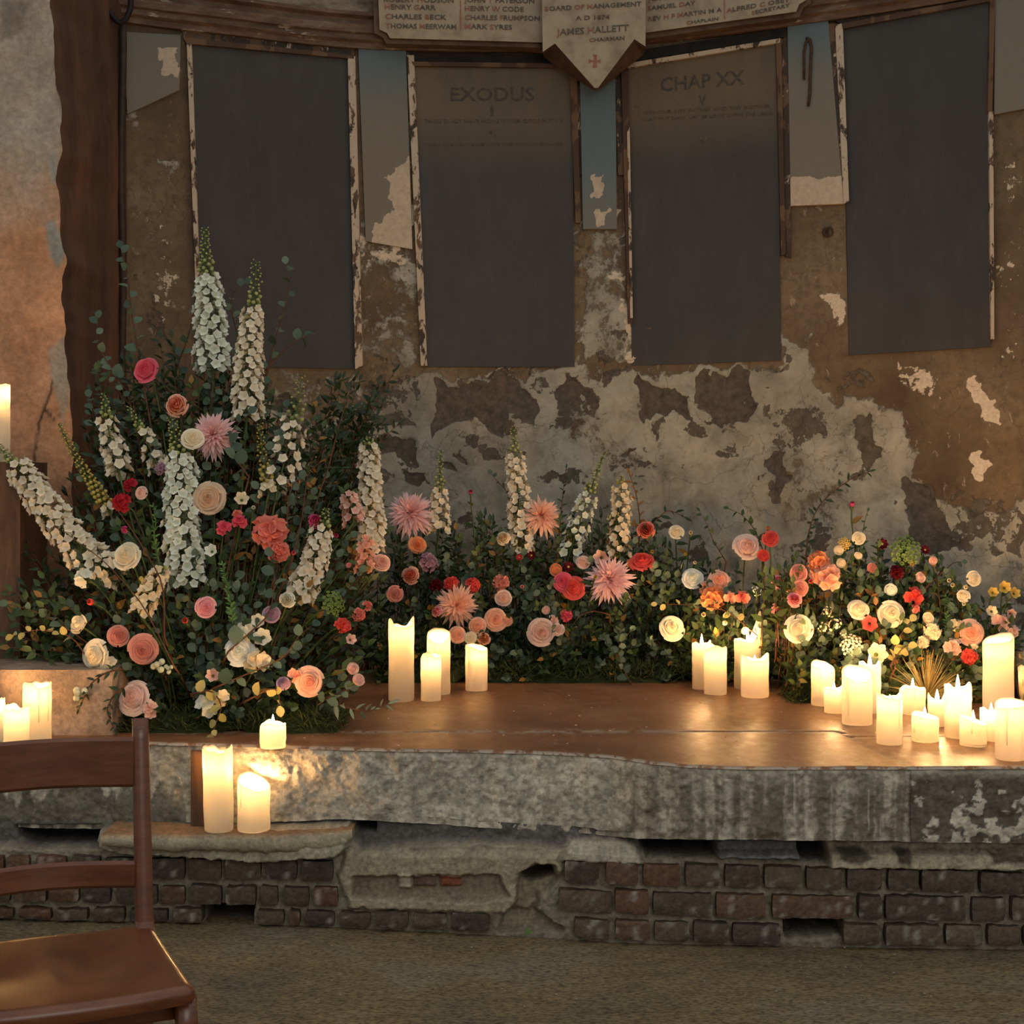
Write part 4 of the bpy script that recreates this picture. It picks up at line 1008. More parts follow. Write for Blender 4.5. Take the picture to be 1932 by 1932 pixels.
# --- building blocks, all around the origin facing +Z
def petal_rev(mb,R,Hh,th0,half,flare=.2,droop=.1,nu=5,nv=5,c0=0.,c1=1.,g=.5,point=.0,lift=0.0,sag=.22):
    """a cupped petal on a surface of revolution"""
    u=np.linspace(-1,1,nu)[:,None]; v=np.linspace(0,1,nv)[None,:]
    w=half*np.sin(np.clip(v*1.15+.12,0,1)*pi*.5)**.8*(1-point*np.clip(v-.6,0,1)/.4)
    r=R*(np.clip(v*1.9,0,1)**.6*.86+.14*v)*(1+flare*v**3)
    h=Hh*(v*(1-sag*u*u*v)-droop*v**5)+lift*(.3+.7*v)
    th=th0+u*w
    V=np.stack([r*np.cos(th),r*np.sin(th),h+0*th],-1)
    cr=c0+(c1-c0)*v**1.5+0*u
    mb.grid(V,np.stack([cr,g+0*cr,0*cr],-1))
def rose_mesh(mb,n=19,open_=1.0,seed=0,rough=.15):
    """unit rose: radius ~1"""
    r=random.Random(seed)
    for i in range(n):
        k=i/(n-1); th=i*2.4+r.uniform(-.2,.2)
        R=(.07+.80*k**.95)*(1+r.uniform(-.09,.09)); Hh=.84-.34*k**1.2*open_
        petal_rev(mb,R,Hh*(1+r.uniform(-rough,rough)*.7),th,1.15-.42*k,flare=.04+.30*k**1.6*open_,droop=.02+.30*k**2*open_,nu=7,nv=7,c0=.0+.15*k,c1=.75+.35*k,g=r.random(),lift=.10*(1-k)-.06*k*open_,sag=.42)
    q=np.linspace(.01,1,6)[None,:]; a_=np.linspace(0,2*pi,15)[:-1][:,None]
    D=np.stack([.76*q*np.cos(a_),.76*q*np.sin(a_),(.66-.34*q**1.6)+0*a_],-1); kk=.35+.35*q+0*a_
    mb.grid(D,np.stack([kk,0*kk+.5,0*kk],-1),wrap=True)
    # outer guard petals
    for i in range(5):
        th=i*1.2566+r.uniform(-.3,.3)
        petal_rev(mb,.92*(1+r.uniform(-.10,.12)),.46,th,.74,flare=.28*open_,droop=.55*open_,nu=6,nv=6,c0=.4,c1=1.1,g=r.random(),lift=-.06)
def ball_mesh(mb,seed=0):
    r=random.Random(seed)
    for i in range(26):
        k=i/25; th=i*2.4; R=.10+.86*k; Hh=1.35-.45*k
        petal_rev(mb,R,Hh,th,.95-.35*k,flare=-.22*k-.05,droop=.05+.12*k,nu=5,nv=6,c0=.2*k,c1=.35+.65*k,g=r.random(),lift=-.42*k)
def mum_mesh(mb,seed=0,n=110,spid=1.0):
    r=random.Random(seed)
    for i in range(n):
        k=(i+.5)/n; el=pi/2*(1-k**.62)*.98-.45*k**3*spid+r.uniform(-.12,.12); az=i*2.39996+r.uniform(-.15,.15)
        L=(.42+.62*k)*(1+r.uniform(-.16,.16)); w=.055+.03*k
        d=np.array([cos(el)*cos(az),cos(el)*sin(az),sin(el)]); t=np.array([-sin(az),cos(az),0]); nrm=np.cross(d,t)
        v=np.linspace(0,1,5)[None,:,None]; u=np.array([-1,0,1.])[:,None,None]
        wp=w*np.sin(np.clip(v*.9+.12,0,1)*pi)**.6
        cv=r.uniform(-.05,.28)
        V=d*L*v+t*u*wp+nrm*(-(cv)*v*v*L+ .35*wp*np.abs(u))
        cr=(.15+.85*v[...,0])*(.4+.6*k)+0*u[...,0]
        mb.grid(V,np.stack([cr,0*cr+r.random(),0*cr],-1))
def floret(mb,c,d,s,r,n=5,cup=.55,np_=(3,3),gl=None,heart=True,wd=.62):
    d=d/np.linalg.norm(d); a=np.cross(d,[0.3,.2,1]); a/=np.linalg.norm(a); b=np.cross(d,a); ph=r.random()*6
    u=np.linspace(-1,1,np_[0])[:,None,None]; v=np.linspace(0,1,np_[1]+1)[None,:,None]
    for i in range(n):
        az=ph+i*2*pi/n; rd=cos(az)*a+sin(az)*b; tg=-sin(az)*a+cos(az)*b
        cu=cup*(1+r.uniform(-.3,.3))
        w=wd*np.sin(np.clip(v*.85+.14,0,1)*pi)**.7
        V=c+s*(rd*(v*(1-.25*v*cu))+tg*u*w*.8+d*(cu*v*(1-.35*v)+.10*u*u*v))
        cr=(.05+.95*v[...,0])+0*u[...,0]; g=r.random() if gl is None else gl
        mb.grid(V,np.stack([cr,0*cr+g,0*cr],-1))
def blob(mb,c,rx,rz,d=(0,0,1),n=6,m=5,cr=(0.,1.),g=.5):
    d=np.array(d,float); d/=np.linalg.norm(d); a=np.cross(d,[.3,.9,.1]); a/=np.linalg.norm(a); b=np.cross(d,a)
    th=np.linspace(0,2*pi,n+1)[:-1][:,None,None]; t=np.linspace(0,1,m)[None,:,None]
    rr=rx*np.sin(pi*np.clip(t,.004,.996))**.7
    V=np.array(c)+a*np.cos(th)*rr+b*np.sin(th)*rr+d*(t*rz*2-rz)
    k=cr[0]+(cr[1]-cr[0])*t[...,0]+0*th[...,0]
    mb.grid(V,np.stack([k,0*k+g,0*k],-1),wrap=True)
def leaf(mb,c,d,nrm,L,W,kind='ov',g=None,bend=.15):
    d=d/(np.linalg.norm(d)+1e-9); t=np.cross(nrm,d); t/=np.linalg.norm(t)+1e-9; n_=np.cross(d,t)
    v=np.array([0,.3,.65,1.]) if kind!='round' else np.array([0,.25,.55,.85,1.])
    if kind=='round': w=np.array([.10,.42,.5,.30,.02])
    elif kind=='lance': w=np.array([.05,.42,.38,.02])
    else: w=np.array([.06,.5,.40,.02])
    u=np.array([-1,0,1.])[:,None,None]; vv=v[None,:,None]; ww=w[None,:,None]*W
    V=c+d*L*vv+t*u*ww*1.0+n_*(-bend*L*vv**2+.28*np.abs(u)*ww)
    g=R_.random() if g is None else g
    cr=v[None,:]+0*u[...,0]; mb.grid(V,np.stack([cr,0*cr+g,0*cr],-1))
# --- cached bloom meshes
_cache={}
def bloom_mesh(kind,col,var):
    key=(kind,col,var)
    if key in _cache: return _cache[key]
    mb=MB(); r=random.Random(hash(kind)%97*0+var*7+len(kind)); mats=[PM[col],M['stem'],PM['yellow'],M['black']]
    if kind=='rose': rose_mesh(mb,22,.8,var)
    elif kind=='openrose': rose_mesh(mb,30,1.1,var,.3)
    elif kind=='budrose': rose_mesh(mb,11,.25,var)
    elif kind=='ball': ball_mesh(mb,var)
    elif kind=='mum': mum_mesh(mb,var,170)
    elif kind=='cluster':      # frilled cluster of florets (stock, carnation, hydrangea)
        for i in range(15):
            k=(i+.5)/15; el=pi/2*(1-k**.7)+.05; az=i*2.4; d=np.array([cos(el)*cos(az),cos(el)*sin(az),sin(el)])
            floret(mb,d*.58,d+np.array([r.uniform(-.3,.3) for _ in range(3)]),.48*r.uniform(.8,1.15),r,5,.75,(3,3),wd=.62)
    elif kind=='open':         # open five petalled blooms, three together
        for d in ([0,0,1],[.7,.2,.55],[-.55,.45,.6],[-.1,-.75,.5]):
            d=np.array(d,float); floret(mb,d*.35,d,.62*r.uniform(.8,1.1),r,6,.6,(4,4),wd=.58)
    elif kind=='anemone':
        floret(mb,np.zeros(3),np.array([0,0,1.]),.98,r,6,.35,(5,5),wd=.55)
        mb2n=len(mb.m); blob(mb,(0,0,.10),.17,.13,n=8); mb.m[-1][:]=3
    elif kind=='daisy':
        floret(mb,np.zeros(3),np.array([0,0,1.]),.95,r,8,.25,(3,4),wd=.42); floret(mb,np.array([0,0,.04]),np.array([0,0,1.]),.7,r,7,.5,(3,4),wd=.42); blob(mb,(0,0,.12),.2,.12,n=8); mb.m[-1][:]=2
    elif kind=='bud':
        for i in range(5): petal_rev(mb,.52,1.5,i*1.2566+r.random()*.3,.85,flare=-.35,droop=.0,nu=4,nv=6,c0=.1,c1=1,g=r.random(),lift=-.6)
        blob(mb,(0,0,-.35),.36,.35); mb.m[-1][:]=1
    elif kind=='lily':
        floret(mb,np.zeros(3),np.array([0,0,1.]),1.0,r,6,1.05,(4,4),wd=.42); blob(mb,(0,0,.0),.2,.35); mb.m[-1][:]=1
    elif kind=='umbel':
        for i in range(34):
            k=(i+.5)/34; rr=k**.5*.85; az=i*2.4; p_=np.array([rr*cos(az),rr*sin(az),.55-.35*rr*rr+r.uniform(-.06,.06)])
            floret(mb,p_,p_+[0,0,.6],.16,r,5,.4,(2,2),wd=.7)
            if i%2==0: mb.tube([np.array([0,0,-.5]),p_*.5+[0,0,-.1],p_],.018,4,mi=1)
    elif kind=='berries':
        for d in ([0,0,.5],[.62,.1,.1],[-.55,.35,.0],[.0,-.6,-.1],[-.2,.1,-.5]):
            blob(mb,d,.42,.40,n=10,m=8,cr=(.2,1),g=r.random())
    elif kind=='spray':        # airy spray of tiny white stars
        for i in range(13):
            az=i*2.4; el=r.uniform(-.1,1.4); rr=r.uniform(.5,1.0); p_=rr*np.array([cos(el)*cos(az),cos(el)*sin(az),sin(el)]); floret(mb,p_,p_,.20*r.uniform(.8,1.3),r,5,.5,(3,3)); mb.tube([np.array([0,0,-.4]),p_*.5+[0,0,-.1],p_],.015,4,mi=1)
    if kind in('rose','openrose','budrose','ball','cluster','open'):   # green calyx
        for i in range(5): 
            az=i*1.2566; d=np.array([cos(az),sin(az),.15]); u=np.array([-1,0,1.])[:,None,None]; v=np.linspace(0,1,4)[None,:,None]; t=np.array([-sin(az),cos(az),0])
            mb.grid(np.array([0,0,-.12])+d*v*.75+t*u*.13*np.sin(pi*np.clip(v*.8+.15,0,1)),None,mi=1)
        blob(mb,(0,0,-.18),.22,.16,n=8); mb.m[-1][:]=1
    me=mb.mesh('bloom',mats); _cache[key]=me; return me
from mathutils import Matrix, Quaternion
def face_dir(v,roll):
    q=_Vec(v).to_track_quat('Z','Y'); return q @ Quaternion((0,0,1),roll)
from mathutils import Vector as _Vec
STEMM={}
def stem_curve(b,t,bow=.12,n=7,dirv=None):
    b=np.array(b,float);t=np.array(t,float); k=np.linspace(0,1,n)[:,None]
    mid=(b+t)/2; mid[2]+= (t[2]-b[2])*bow; mid[:2]=b[:2]*.62+t[:2]*.38
    if dirv is not None: 
        m2=t-np.array(dirv)*min(.10,np.linalg.norm(t-b)*.35); 
        return (1-k)**3*b+3*(1-k)**2*k*mid+3*(1-k)*k*k*m2+k**3*t
    return (1-k)**2*b+2*(1-k)*k*mid+k*k*t
ZB=ZT+.005
def arr_of(px,py):
    if px<735 and not (px>640 and py<1060 and py>1030): return 'L'
    return 'C' if px<1480 else 'R'
def depth_L(px,py):
    y=np.interp(py,[430,700,900,1100,1250,1400],[5.02,4.95,4.80,4.66,4.60,4.56])
    y+= .55*np.clip((px-560)/180,0,1)*np.clip((1300-py)/300,0,1) + .10*np.clip((300-px)/300,0,1)*0
    return float(y)
def depth(px,py,a=None):
    a=a or arr_of(px,py)
    if a=='L': return depth_L(px,py)
    if a=='C': return float(np.interp(py,[800,1000,1100,1200,1290],[5.98,5.95,5.85,5.72,5.66]))-.25*float(np.clip((px-1300)/180,0,1))
    yw=float(YW(px2x(px,5.5)));  y=float(np.interp(py,[950,1100,1250,1320],[5.48,5.36,5.24,5.16])); return min(y,yw-.2)
def base_for(px,py,a,Yt):
    if a=='L': 
        x=px2x(375,4.72)+np.clip((px-375)/F*4.7*.42,-.30,.48)
        return np.array([x+random.uniform(-.05,.05),4.78+random.uniform(-.05,.06)+.4*max(0,(px-560)/400),ZB])
    x=px2x(px,Yt)+random.uniform(-.07,.07); 
    if a=='R': x=min(x,px2x(1905,5.2)); return np.array([x,min(Yt+.06,5.42 if px<1750 else 5.3),ZB])
    return np.array([x,5.97 if px<1350 else 5.72,ZB])
def flower(name,kind,col,px,py,size,label,cat=None,dirp=None,var=None,dY=0.0,group=None,leafy=True,arr=None,sm='stem'):
    a=arr or arr_of(px,py); Y=depth(px,py,a)+dY-.03
    p=P(px,py,Y); rad=size*Y/F/2
    if dirp is None:
        cx={'L':390,'C':px,'R':px}[a]; dx=np.clip((px-cx)/500,-.6,.6)+random.uniform(-.25,.25); dz=.30+random.uniform(-.15,.3)+np.clip((900-py)/1500,-.1,.3)
    else: dx,dz=dirp
    d=np.array([dx,-1.0,dz]); d/=np.linalg.norm(d)
    b=base_for(px,py,a,Y)
    root=empty(name,tuple(b),label,cat or name.split('_')[-1],group)
    v=var if var is not None else random.randrange(3)
    o=bpy.data.objects.new('bloom',bloom_mesh(kind,col,v)); C.objects.link(o); o.parent=root; o.location=tuple(p-b)
    o.rotation_mode='QUATERNION'; o.rotation_quaternion=face_dir(d,random.uniform(0,6)); s_=rad*{'umbel':1.1,'mum':1.18,'ball':1.22,'rose':.98,'openrose':.98,'open':1.12,'lily':1.25,'cluster':1.05,'spray':1.0,'bud':.95,'anemone':1.0}.get(kind,.92)
    o.scale=(s_,s_,s_*random.uniform(.9,1.1))
    mb=MB(); end=p-d*rad*.12; pts=stem_curve(b,end,dirv=d)-b; mb.tube(pts,[.0035]*3+[.003]*4,5)
    stm=mb.build('stem',M[sm],root)
    if leafy and random.random()<.75:
        mb=MB()
        for k in (.62,.80):
            i=k*6; j=int(i); c=pts[j]*(1-(i-j))+pts[min(6,j+1)]*(i-j); dd=np.array([random.uniform(-1,1),random.uniform(-.8,.1),random.uniform(.1,.8)])
            leaf(mb,c,dd,np.array([0,-.6,.8]),.05,.026)
        mb.build('leaves',LM['mid'],stm)
    return root

def spike(name,pts_px,w,col,label,budfrac=.3,dens=1.0,wb=None,arr='L',dY=0.0,loose=0.0,budcol='bud',top_w=.35,cat='delphinium',group=None,fs=1.0):
    """flower spire along a line of photo points from tip to foot"""
    pts=[P(a,b,depth(a,b,arr)+dY) for a,b in pts_px][::-1]; pts=np.array(pts,float)
    pts[:,1]=np.linspace(pts[0,1]*.5+pts[:,1].mean()*.5,pts[:,1].mean()+.02,len(pts))
    # resample
    seg=np.r_[0,np.cumsum(np.linalg.norm(np.diff(pts,axis=0),axis=1))]; Ltot=seg[-1]
    ev=lambda s_: np.array([np.interp(s_*Ltot,seg,pts[:,i]) for i in range(3)])
    f=pts_px[-1]; b=base_for(f[0],f[1],arr,pts[0,1]); root=empty(name,tuple(b),label,cat,group)
    Ym=pts[:,1].mean(); Rm=w*Ym/F/2; r=random.Random(int(pts_px[0][0]*7+pts_px[0][1]))
    mbf=MB(); mbb=MB(); s=0.0; i=0; fsz=.0205*fs; Rm*=1.08
    while s<1-budfrac:
        k=s/(1-budfrac); Rr=Rm*(1-.25*k**2); c=ev(s)-b; az=i*2.39996+r.uniform(-.3,.3); t=ev(min(1,s+.02))-ev(max(0,s-.02)); t/=np.linalg.norm(t)+1e-9
        a_=np.cross(t,[0,1,0]); a_/=np.linalg.norm(a_)+1e-9; b_=np.cross(t,a_); o_=cos(az)*a_+sin(az)*b_
        rad=max(.004,(Rr-fsz*.35)*(1+r.uniform(-.25,.15)))
        d=o_+t*.35+np.array([0,-.25,0])
        if r.random()>loose: floret(mbf,c+o_*rad,d,fsz*r.uniform(.85,1.2)*(1-.2*k),r,5,.65,(3,2),wd=.66); mbf.tube([c,c+o_*rad*.5+t*.004,c+o_*rad],.0012,3,mi=1)
        i+=1; s+=.0021/Ltot*(.058/max(Rm,.02))/dens*(fsz/.0165)**1.3
    nb=int(46*budfrac*Ltot/.25*1.4*dens)+4
    for j in range(nb):
        k=(j+.5)/nb; s=1-budfrac+budfrac*k; c=ev(s)-b; az=j*2.39996; Rr=Rm*(.75*(1-k)+top_w*k)*(.6 if wb is None else wb)
        o_=np.array([cos(az),sin(az)*.8,.35]); e=c+o_*Rr*r.uniform(.7,1.1); sz=.0062*(1-.5*k)*(1+.4*(k<.3))
        blob(mbb,e,sz*.85,sz,o_,6,5,g=r.random()); mbb.tube([c,c*.5+e*.5+[0,0,.001],e],.0011,3,mi=1)
    if mbf.n: mbf.build('florets',[PM[col],M['stem']],root)
    if mbb.n: mbb.build('buds',[PM[budcol],M['stem']],root)
    sp=np.concatenate([stem_curve(b,pts[0],n=6)-b,np.array([ev(q)-b for q in np.linspace(.08,1,9)])]); mb=MB(); mb.tube(sp,np.linspace(.005,.0018,len(sp)),5); mb.build('stem',M['stem'],root)
    return root

def sprig_pts(mbl,mbs,b,t,n,L,W,kind,start=.35,spread=1.0,bow=.12,pair=True,nst=9,r0=.0028,nrm=None,gl=None,path=None):
    pts=stem_curve(b,t,bow,n=nst) if path is None else np.array(path); k0=len(pts)-1
    if mbs is not None: mbs.tube(pts,np.linspace(r0,r0*.35,len(pts)),4)
    for i in range(n):
        s=start+(1-start)*(i+.5)/n; f=s*k0; j=min(int(f),k0-1); c=pts[j]*(1-(f-j))+pts[j+1]*(f-j)
        ax_=pts[j+1]-pts[j]; ax_/=np.linalg.norm(ax_)+1e-9
        az=i*(pi if pair else 2.4)+ (i//2)*1.2+R_.uniform(-.5,.5)
        a_=np.cross(ax_,[.1,1,.2]); a_/=np.linalg.norm(a_)+1e-9; b_=np.cross(ax_,a_)
        d=(cos(az)*a_+sin(az)*b_)*spread+ax_*.65+np.array([0,-.15,0])
        sz=(1-.35*s)*R_.uniform(.75,1.2)
        nn=np.array([R_.uniform(-.5,.5),-1+R_.uniform(-.3,.8),R_.uniform(.1,1.)]) if nrm is None else nrm
        leaf(mbl,c,d,nn,L*sz,W*sz,kind,gl)
    leaf(mbl,pts[-1],pts[-1]-pts[-2],np.array([0,-1,.4]),L*.7,W*.7,kind,gl)
KINDS={'euc':('round',.042,.036),'dark':('lance',.055,.021),'mid':('ov',.046,.026),'olive':('lance',.055,.017),'gold':('round',.05,.04),'rust':('lance',.05,.02),'fern':('lance',.016,.007)}
def sprig(name,mat,pts_px,label,n=14,arr=None,dY=0.0,scale=1.0,start=.05,cat='branch',group=None,stemm='twig',foot=True,W=None):
    a=arr or arr_of(*pts_px[-1]); kd,L,Wd_=KINDS[mat]
    Yt=[depth(x,y,a)+dY for x,y in pts_px]; path=np.array([P(x,y,Y) for (x,y),Y in zip(pts_px,Yt)])   # foot first
    k=np.linspace(0,1,13); seg=np.r_[0,np.cumsum(np.linalg.norm(np.diff(path,axis=0),axis=1))]; path=np.stack([np.interp(k*seg[-1],seg,path[:,i]) for i in range(3)],1)
    path[1:-1]+= (path[:-2]+path[2:]-2*path[1:-1])*.3
    b=base_for(pts_px[0][0],pts_px[0][1],a,Yt[0]) if foot else path[0]
    root=empty(name,tuple(b),label,cat,group); mbl=MB(); mbs=MB()
    if foot: mbs.tube(stem_curve(b,path[0],n=6)-b,.003,5)
    sprig_pts(mbl,mbs,None,None,n,L*scale,(W or Wd_)*scale,kd,start,path=path-b,r0=.003)
    st_=mbs.build('stem',M[stemm],root); mbl.build('leaves',LM[mat],st_); return root

# --- foliage masses: hundreds of short leafy stems filling each arrangement
def in_poly(poly,n,rng_):
    poly=np.array(poly,float); lo=poly.min(0); hi=poly.max(0); out=[]
    while len(out)<n:
        q=lo+(hi-lo)*rng_.random((n*3,2)); k=poly_sd(q[:,0],q[:,1],poly)>0; out+=list(q[k])
    return out[:n]
def mass(name,mat,poly,n,a,label,dy=(0.02,.22),nl=9,scale=1.0,start=.55,L=None,seed=1,short=.32,bow=.10,down=0.0,twigs=True):
    rg=np.random.default_rng(seed); kd,L0,W0=KINDS[mat]; mbl=MB(); mbs=MB()
    for q in in_poly(poly,n,rg):
        Y=depth(q[0],q[1],a)+rg.uniform(*dy); Y=min(Y,float(YW(px2x(q[0],Y)))-.03)
        if q[0]<135: Y=min(Y,5.12)
        t=P(q[0],q[1],Y); t[2]=max(t[2],ZT+.012)
        random.seed(int(q[0]*13+q[1])); b=base_for(q[0],q[1],a,Y)
        v=t-b; ln=np.linalg.norm(v); 
        if ln>short: b2=t-v/ln*short+np.array([0,0,-.02]); b2[2]=max(b2[2],ZT+.01)
        else: b2=b
        if q[0]<190 and q[1]>1180 and a=='L' and dy[0]>0: t[2]=max(t[2],.71); b2[2]=max(b2[2],.705)
        sprig_pts(mbl,mbs,b2,t,nl,L0*scale,W0*scale,kd,start if ln<short else .25,1.0,bow,nst=6,r0=.002)
    root=empty(name,tuple(base_for(*np.mean(np.array(poly),0),a,5.0)) ,label,'foliage'); root['kind']='stuff'
    o=mbl.build('leaves',LM[mat],root); o.location=tuple(-np.array(root.location)); o['kind']='stuff'
    if twigs: o=mbs.build('stems',M['twig'],root); o.location=tuple(-np.array(root.location)); o['kind']='stuff'
    return root
LP=[(40,1010),(110,940),(150,780),(185,690),(250,640),(330,640),(430,700),(520,745),(600,760),(640,800),(640,900),(735,1000),(720,1150),(690,1290),(600,1340),(470,1370),(300,1385),(180,1350),(140,1290),(30,1240),(15,1120)]
mass('dark_foliage','dark',LP,330,'L','dark green leaves filling the tall left arrangement',nl=10,seed=2,dy=(.05,.26))
mass('eucalyptus_foliage','euc',[(150,700),(240,620),(430,600),(520,700),(600,860),(700,1100),(690,1330),(560,1370),(260,1370),(160,1300),(120,1100)],115,'L','silvery eucalyptus leaves threaded through the left arrangement',nl=9,seed=3,dy=(-.02,.14))
mass('leafy_foliage','mid',LP,150,'L','mid green rose leaves among the left arrangement flowers',nl=8,seed=4,dy=(-.02,.18))
mass('ruscus_foliage','dark',[(590,730),(660,700),(720,720),(735,780),(700,860),(720,960),(600,1000),(560,860)],75,'L','dark pointed leaves standing up at the right shoulder of the left arrangement',nl=12,seed=5,dy=(.05,.2),scale=.95)
mass('dark_foliage','dark',[(160,800),(190,690),(260,630),(350,640),(440,690),(560,760),(560,950),(420,900),(200,950)],85,'L','dark leaves packed high in the left arrangement behind the spires',nl=11,seed=21,dy=(.04,.16))
mass('corner_foliage','mid',[(10,1090),(60,1070),(130,1130),(130,1230),(60,1245),(5,1235)],40,'L','loose green leaves over the stone block at the left',nl=8,seed=6,dy=(.05,.15))
CP=[(640,1040),(720,1010),(860,985),(930,960),(1010,1000),(1110,960),(1210,985),(1290,1030),(1400,1080),(1490,1090),(1500,1290),(1300,1285),(900,1282),(700,1300)]
mass('dark_foliage','dark',CP,330,'C','dark green leaves of the low flower bank against the wall',nl=9,seed=7,dy=(-.02,.12),short=.26)
mass('eucalyptus_foliage','euc',[(700,1080),(900,1020),(1200,1000),(1400,1090),(1480,1200),(1450,1285),(1000,1285),(760,1280)],90,'C','silvery leaves in the low flower bank behind the middle candles',nl=8,seed=8,dy=(-.06,.06),short=.22)
mass('leafy_foliage','mid',CP,150,'C','mid green leaves of the low flower bank behind the middle candles',nl=8,seed=9,dy=(-.06,.08),short=.24)
RP=[(1440,1075),(1500,1040),(1600,1050),(1690,1020),(1770,1050),(1830,1120),(1930,1190),(1960,1330),(1700,1330),(1560,1320),(1500,1310),(1490,1180)]
mass('dark_foliage','dark',RP,250,'R','dark green leaves behind the right hand candles',nl=9,seed=10,dy=(.0,.16),short=.26)
mass('leafy_foliage','mid',RP,170,'R','mid green leaves among the small roses above the right candles',nl=8,seed=12,dy=(-.06,.08),short=.24)
mass('eucalyptus_foliage','euc',[(1500,1100),(1700,1080),(1900,1200),(1900,1300),(1600,1300),(1500,1280)],45,'R','silvery leaves low in the right hand flowers',nl=7,seed=13,dy=(-.06,.05),short=.2)

# moss and floral mounds the stems stand in
def moss(cx0,cx1,Yf,Yb,h,label,seed,n=2600,mat='moss'):
    rg=np.random.default_rng(seed); mb=MB()
    X0,X1=px2x(cx0,Yf),px2x(cx1,Yf)
    xs=np.linspace(X0,X1,60);ys=np.linspace(Yf,Yb,22); X,Y=np.meshgrid(xs,ys,indexing='ij')
    Y=Y+(fbm(X*6,Y*6,seed+5)-.5)*.16*np.clip((Yb-Y)/(Yb-Yf),0,1)*(np.clip(np.minimum(X-X0,X1-X)*4,0,1))
    e=np.clip(np.minimum((X-X0)/(X1-X0),1-(X-X0)/(X1-X0))*9,0,1)*np.clip(np.minimum((Y-Yf)/(Yb-Yf),1-(Y-Yf)/(Yb-Yf))*5,0,1)
    e=e*np.clip((fbm(X*8,Y*8,seed+9)-.25)*3,0,1); Z=ZT-.006+h*e**.7*(.5+fbm(X*9,Y*9,seed)); mb.grid(np.stack([X,Y,Z],-1),(0,.0,0))
    for i in range(n):
        x=rg.uniform(X0,X1);y=rg.uniform(Yf,Yb); ex=min((x-X0)/(X1-X0),1-(x-X0)/(X1-X0))*9; ey=min((y-Yf)/(Yb-Yf),1-(y-Yf)/(Yb-Yf))*5
        z=ZT+h*(min(1,max(0,ex))*min(1,max(0,ey)))**.7*.8
        leaf(mb,np.array([x,y,z]),np.array([rg.uniform(-1,1),rg.uniform(-1.2,.2),rg.uniform(.2,1.2)]),np.array([0,-.5,1]),rg.uniform(.02,.045),.006,'lance')
    o=mb.build('moss',LM[mat]); return tag(o,label,'moss',kind='stuff')
moss(215,640,4.55,4.90,.05,'green moss at the foot of the left arrangement',1)
moss(700,1440,5.66,5.9,.05,'dark moss along the foot of the low flower bank',2,3600)
moss(1492,1940,5.15,5.40,.05,'moss and short stalks behind the right candles',3,2200)

# ---------------------------------------------------------------- spires
W='white '
spike('delphinium_spire',[(388,432),(391,520),(396,600),(402,700)],58,'spire','tallest white delphinium spire, green budded tip over the left board',.34,1.25,dY=0)
spike('delphinium_spire',[(487,495),(481,580),(472,680),(462,790)],52,'spirewarm','second tallest white spire with sparse yellow buds, right of the tallest',.30,.95,top_w=.6)
spike('delphinium_spire',[(202,745),(204,800),(214,850),(222,900)],44,'spirewarm','cream spire beside the pier edge below the hot pink rose',.30,.8,loose=.15)
spike('delphinium_spire',[(246,768),(272,820),(298,885)],38,'spirewarm','short loose cream spire under the peach garden rose',.42,.7,loose=.2)
spike('delphinium_spire',[(335,790),(347,880),(342,980),(345,1110)],64,'spire','broad dense white spire standing in the middle of the left arrangement',.24,1.35)
spike('delphinium_spire',[(8,838),(60,905),(110,985),(160,1055),(222,1085)],62,'spirewarm','white spire leaning out to the left over the wooden post',.17,1.1,wb=.5)
spike('delphinium_spire',[(118,800),(140,855),(170,910),(202,965)],34,'spirewarm','thin spire of yellow green buds leaning past the pier',.96,1.5,budcol='yellowbud',wb=1.0)
spike('delphinium_spire',[(578,712),(560,790),(540,850),(518,930)],58,'spirewarm','open white spire leaning right with yellow budded tip',.40,.55,loose=.25,top_w=.6)
spike('delphinium_spire',[(700,826),(700,900),(702,965),(696,1045)],44,'spirewarm','blush white spire at the right shoulder against the plaster',.08,1.2)
spike('delphinium_spire',[(626,958),(606,1020),(585,1080),(556,1135)],52,'spirewarm','white spire leaning right in front of the blush shoulder spire',.22,1.1)
spike('delphinium_spire',[(832,848),(829,910),(829,960),(828,1005)],36,'spirewarm','small green tipped spire beside the leftmost pink chrysanthemum of the bank',.5,.9,arr='C')
spike('delphinium_spire',[(968,805),(973,880),(979,950),(986,1045)],42,'spirewarm','cream spire rising highest from the low flower bank',.22,.9,arr='C')
spike('delphinium_spire',[(1140,855),(1112,930),(1088,1000),(1072,1055)],40,'spire','slender white spire leaning right behind the mauve chrysanthemum',.40,.8,arr='C',loose=.1)
spike('delphinium_spire',[(1172,898),(1172,950),(1168,1010),(1170,1052)],40,'cream','cream yellow spire left of the orange leaved branch',.12,.8,arr='C',budcol='yellowbud')
spike('stock_spire',[(308,1070),(285,1110),(262,1160)],38,'cream','short cream stock stem crossing below the broad white spire',.05,1.1,cat='stock',dY=-.05)
spike('delphinium_spire',[(492,800),(496,860),(505,930)],30,'cream','spray of yellow green buds between the eucalyptus and the open white spire',.9,1.0,budcol='yellowbud',wb=1.0)
spike('delphinium_spire',[(655,930),(668,985)],34,'blush','stub of blush florets to the left of the shoulder spire',.05,1.0)
spike('delphinium_spire',[(690,1015),(688,1075)],36,'peach','peach tinted foot of florets below the shoulder spire',.05,.9)

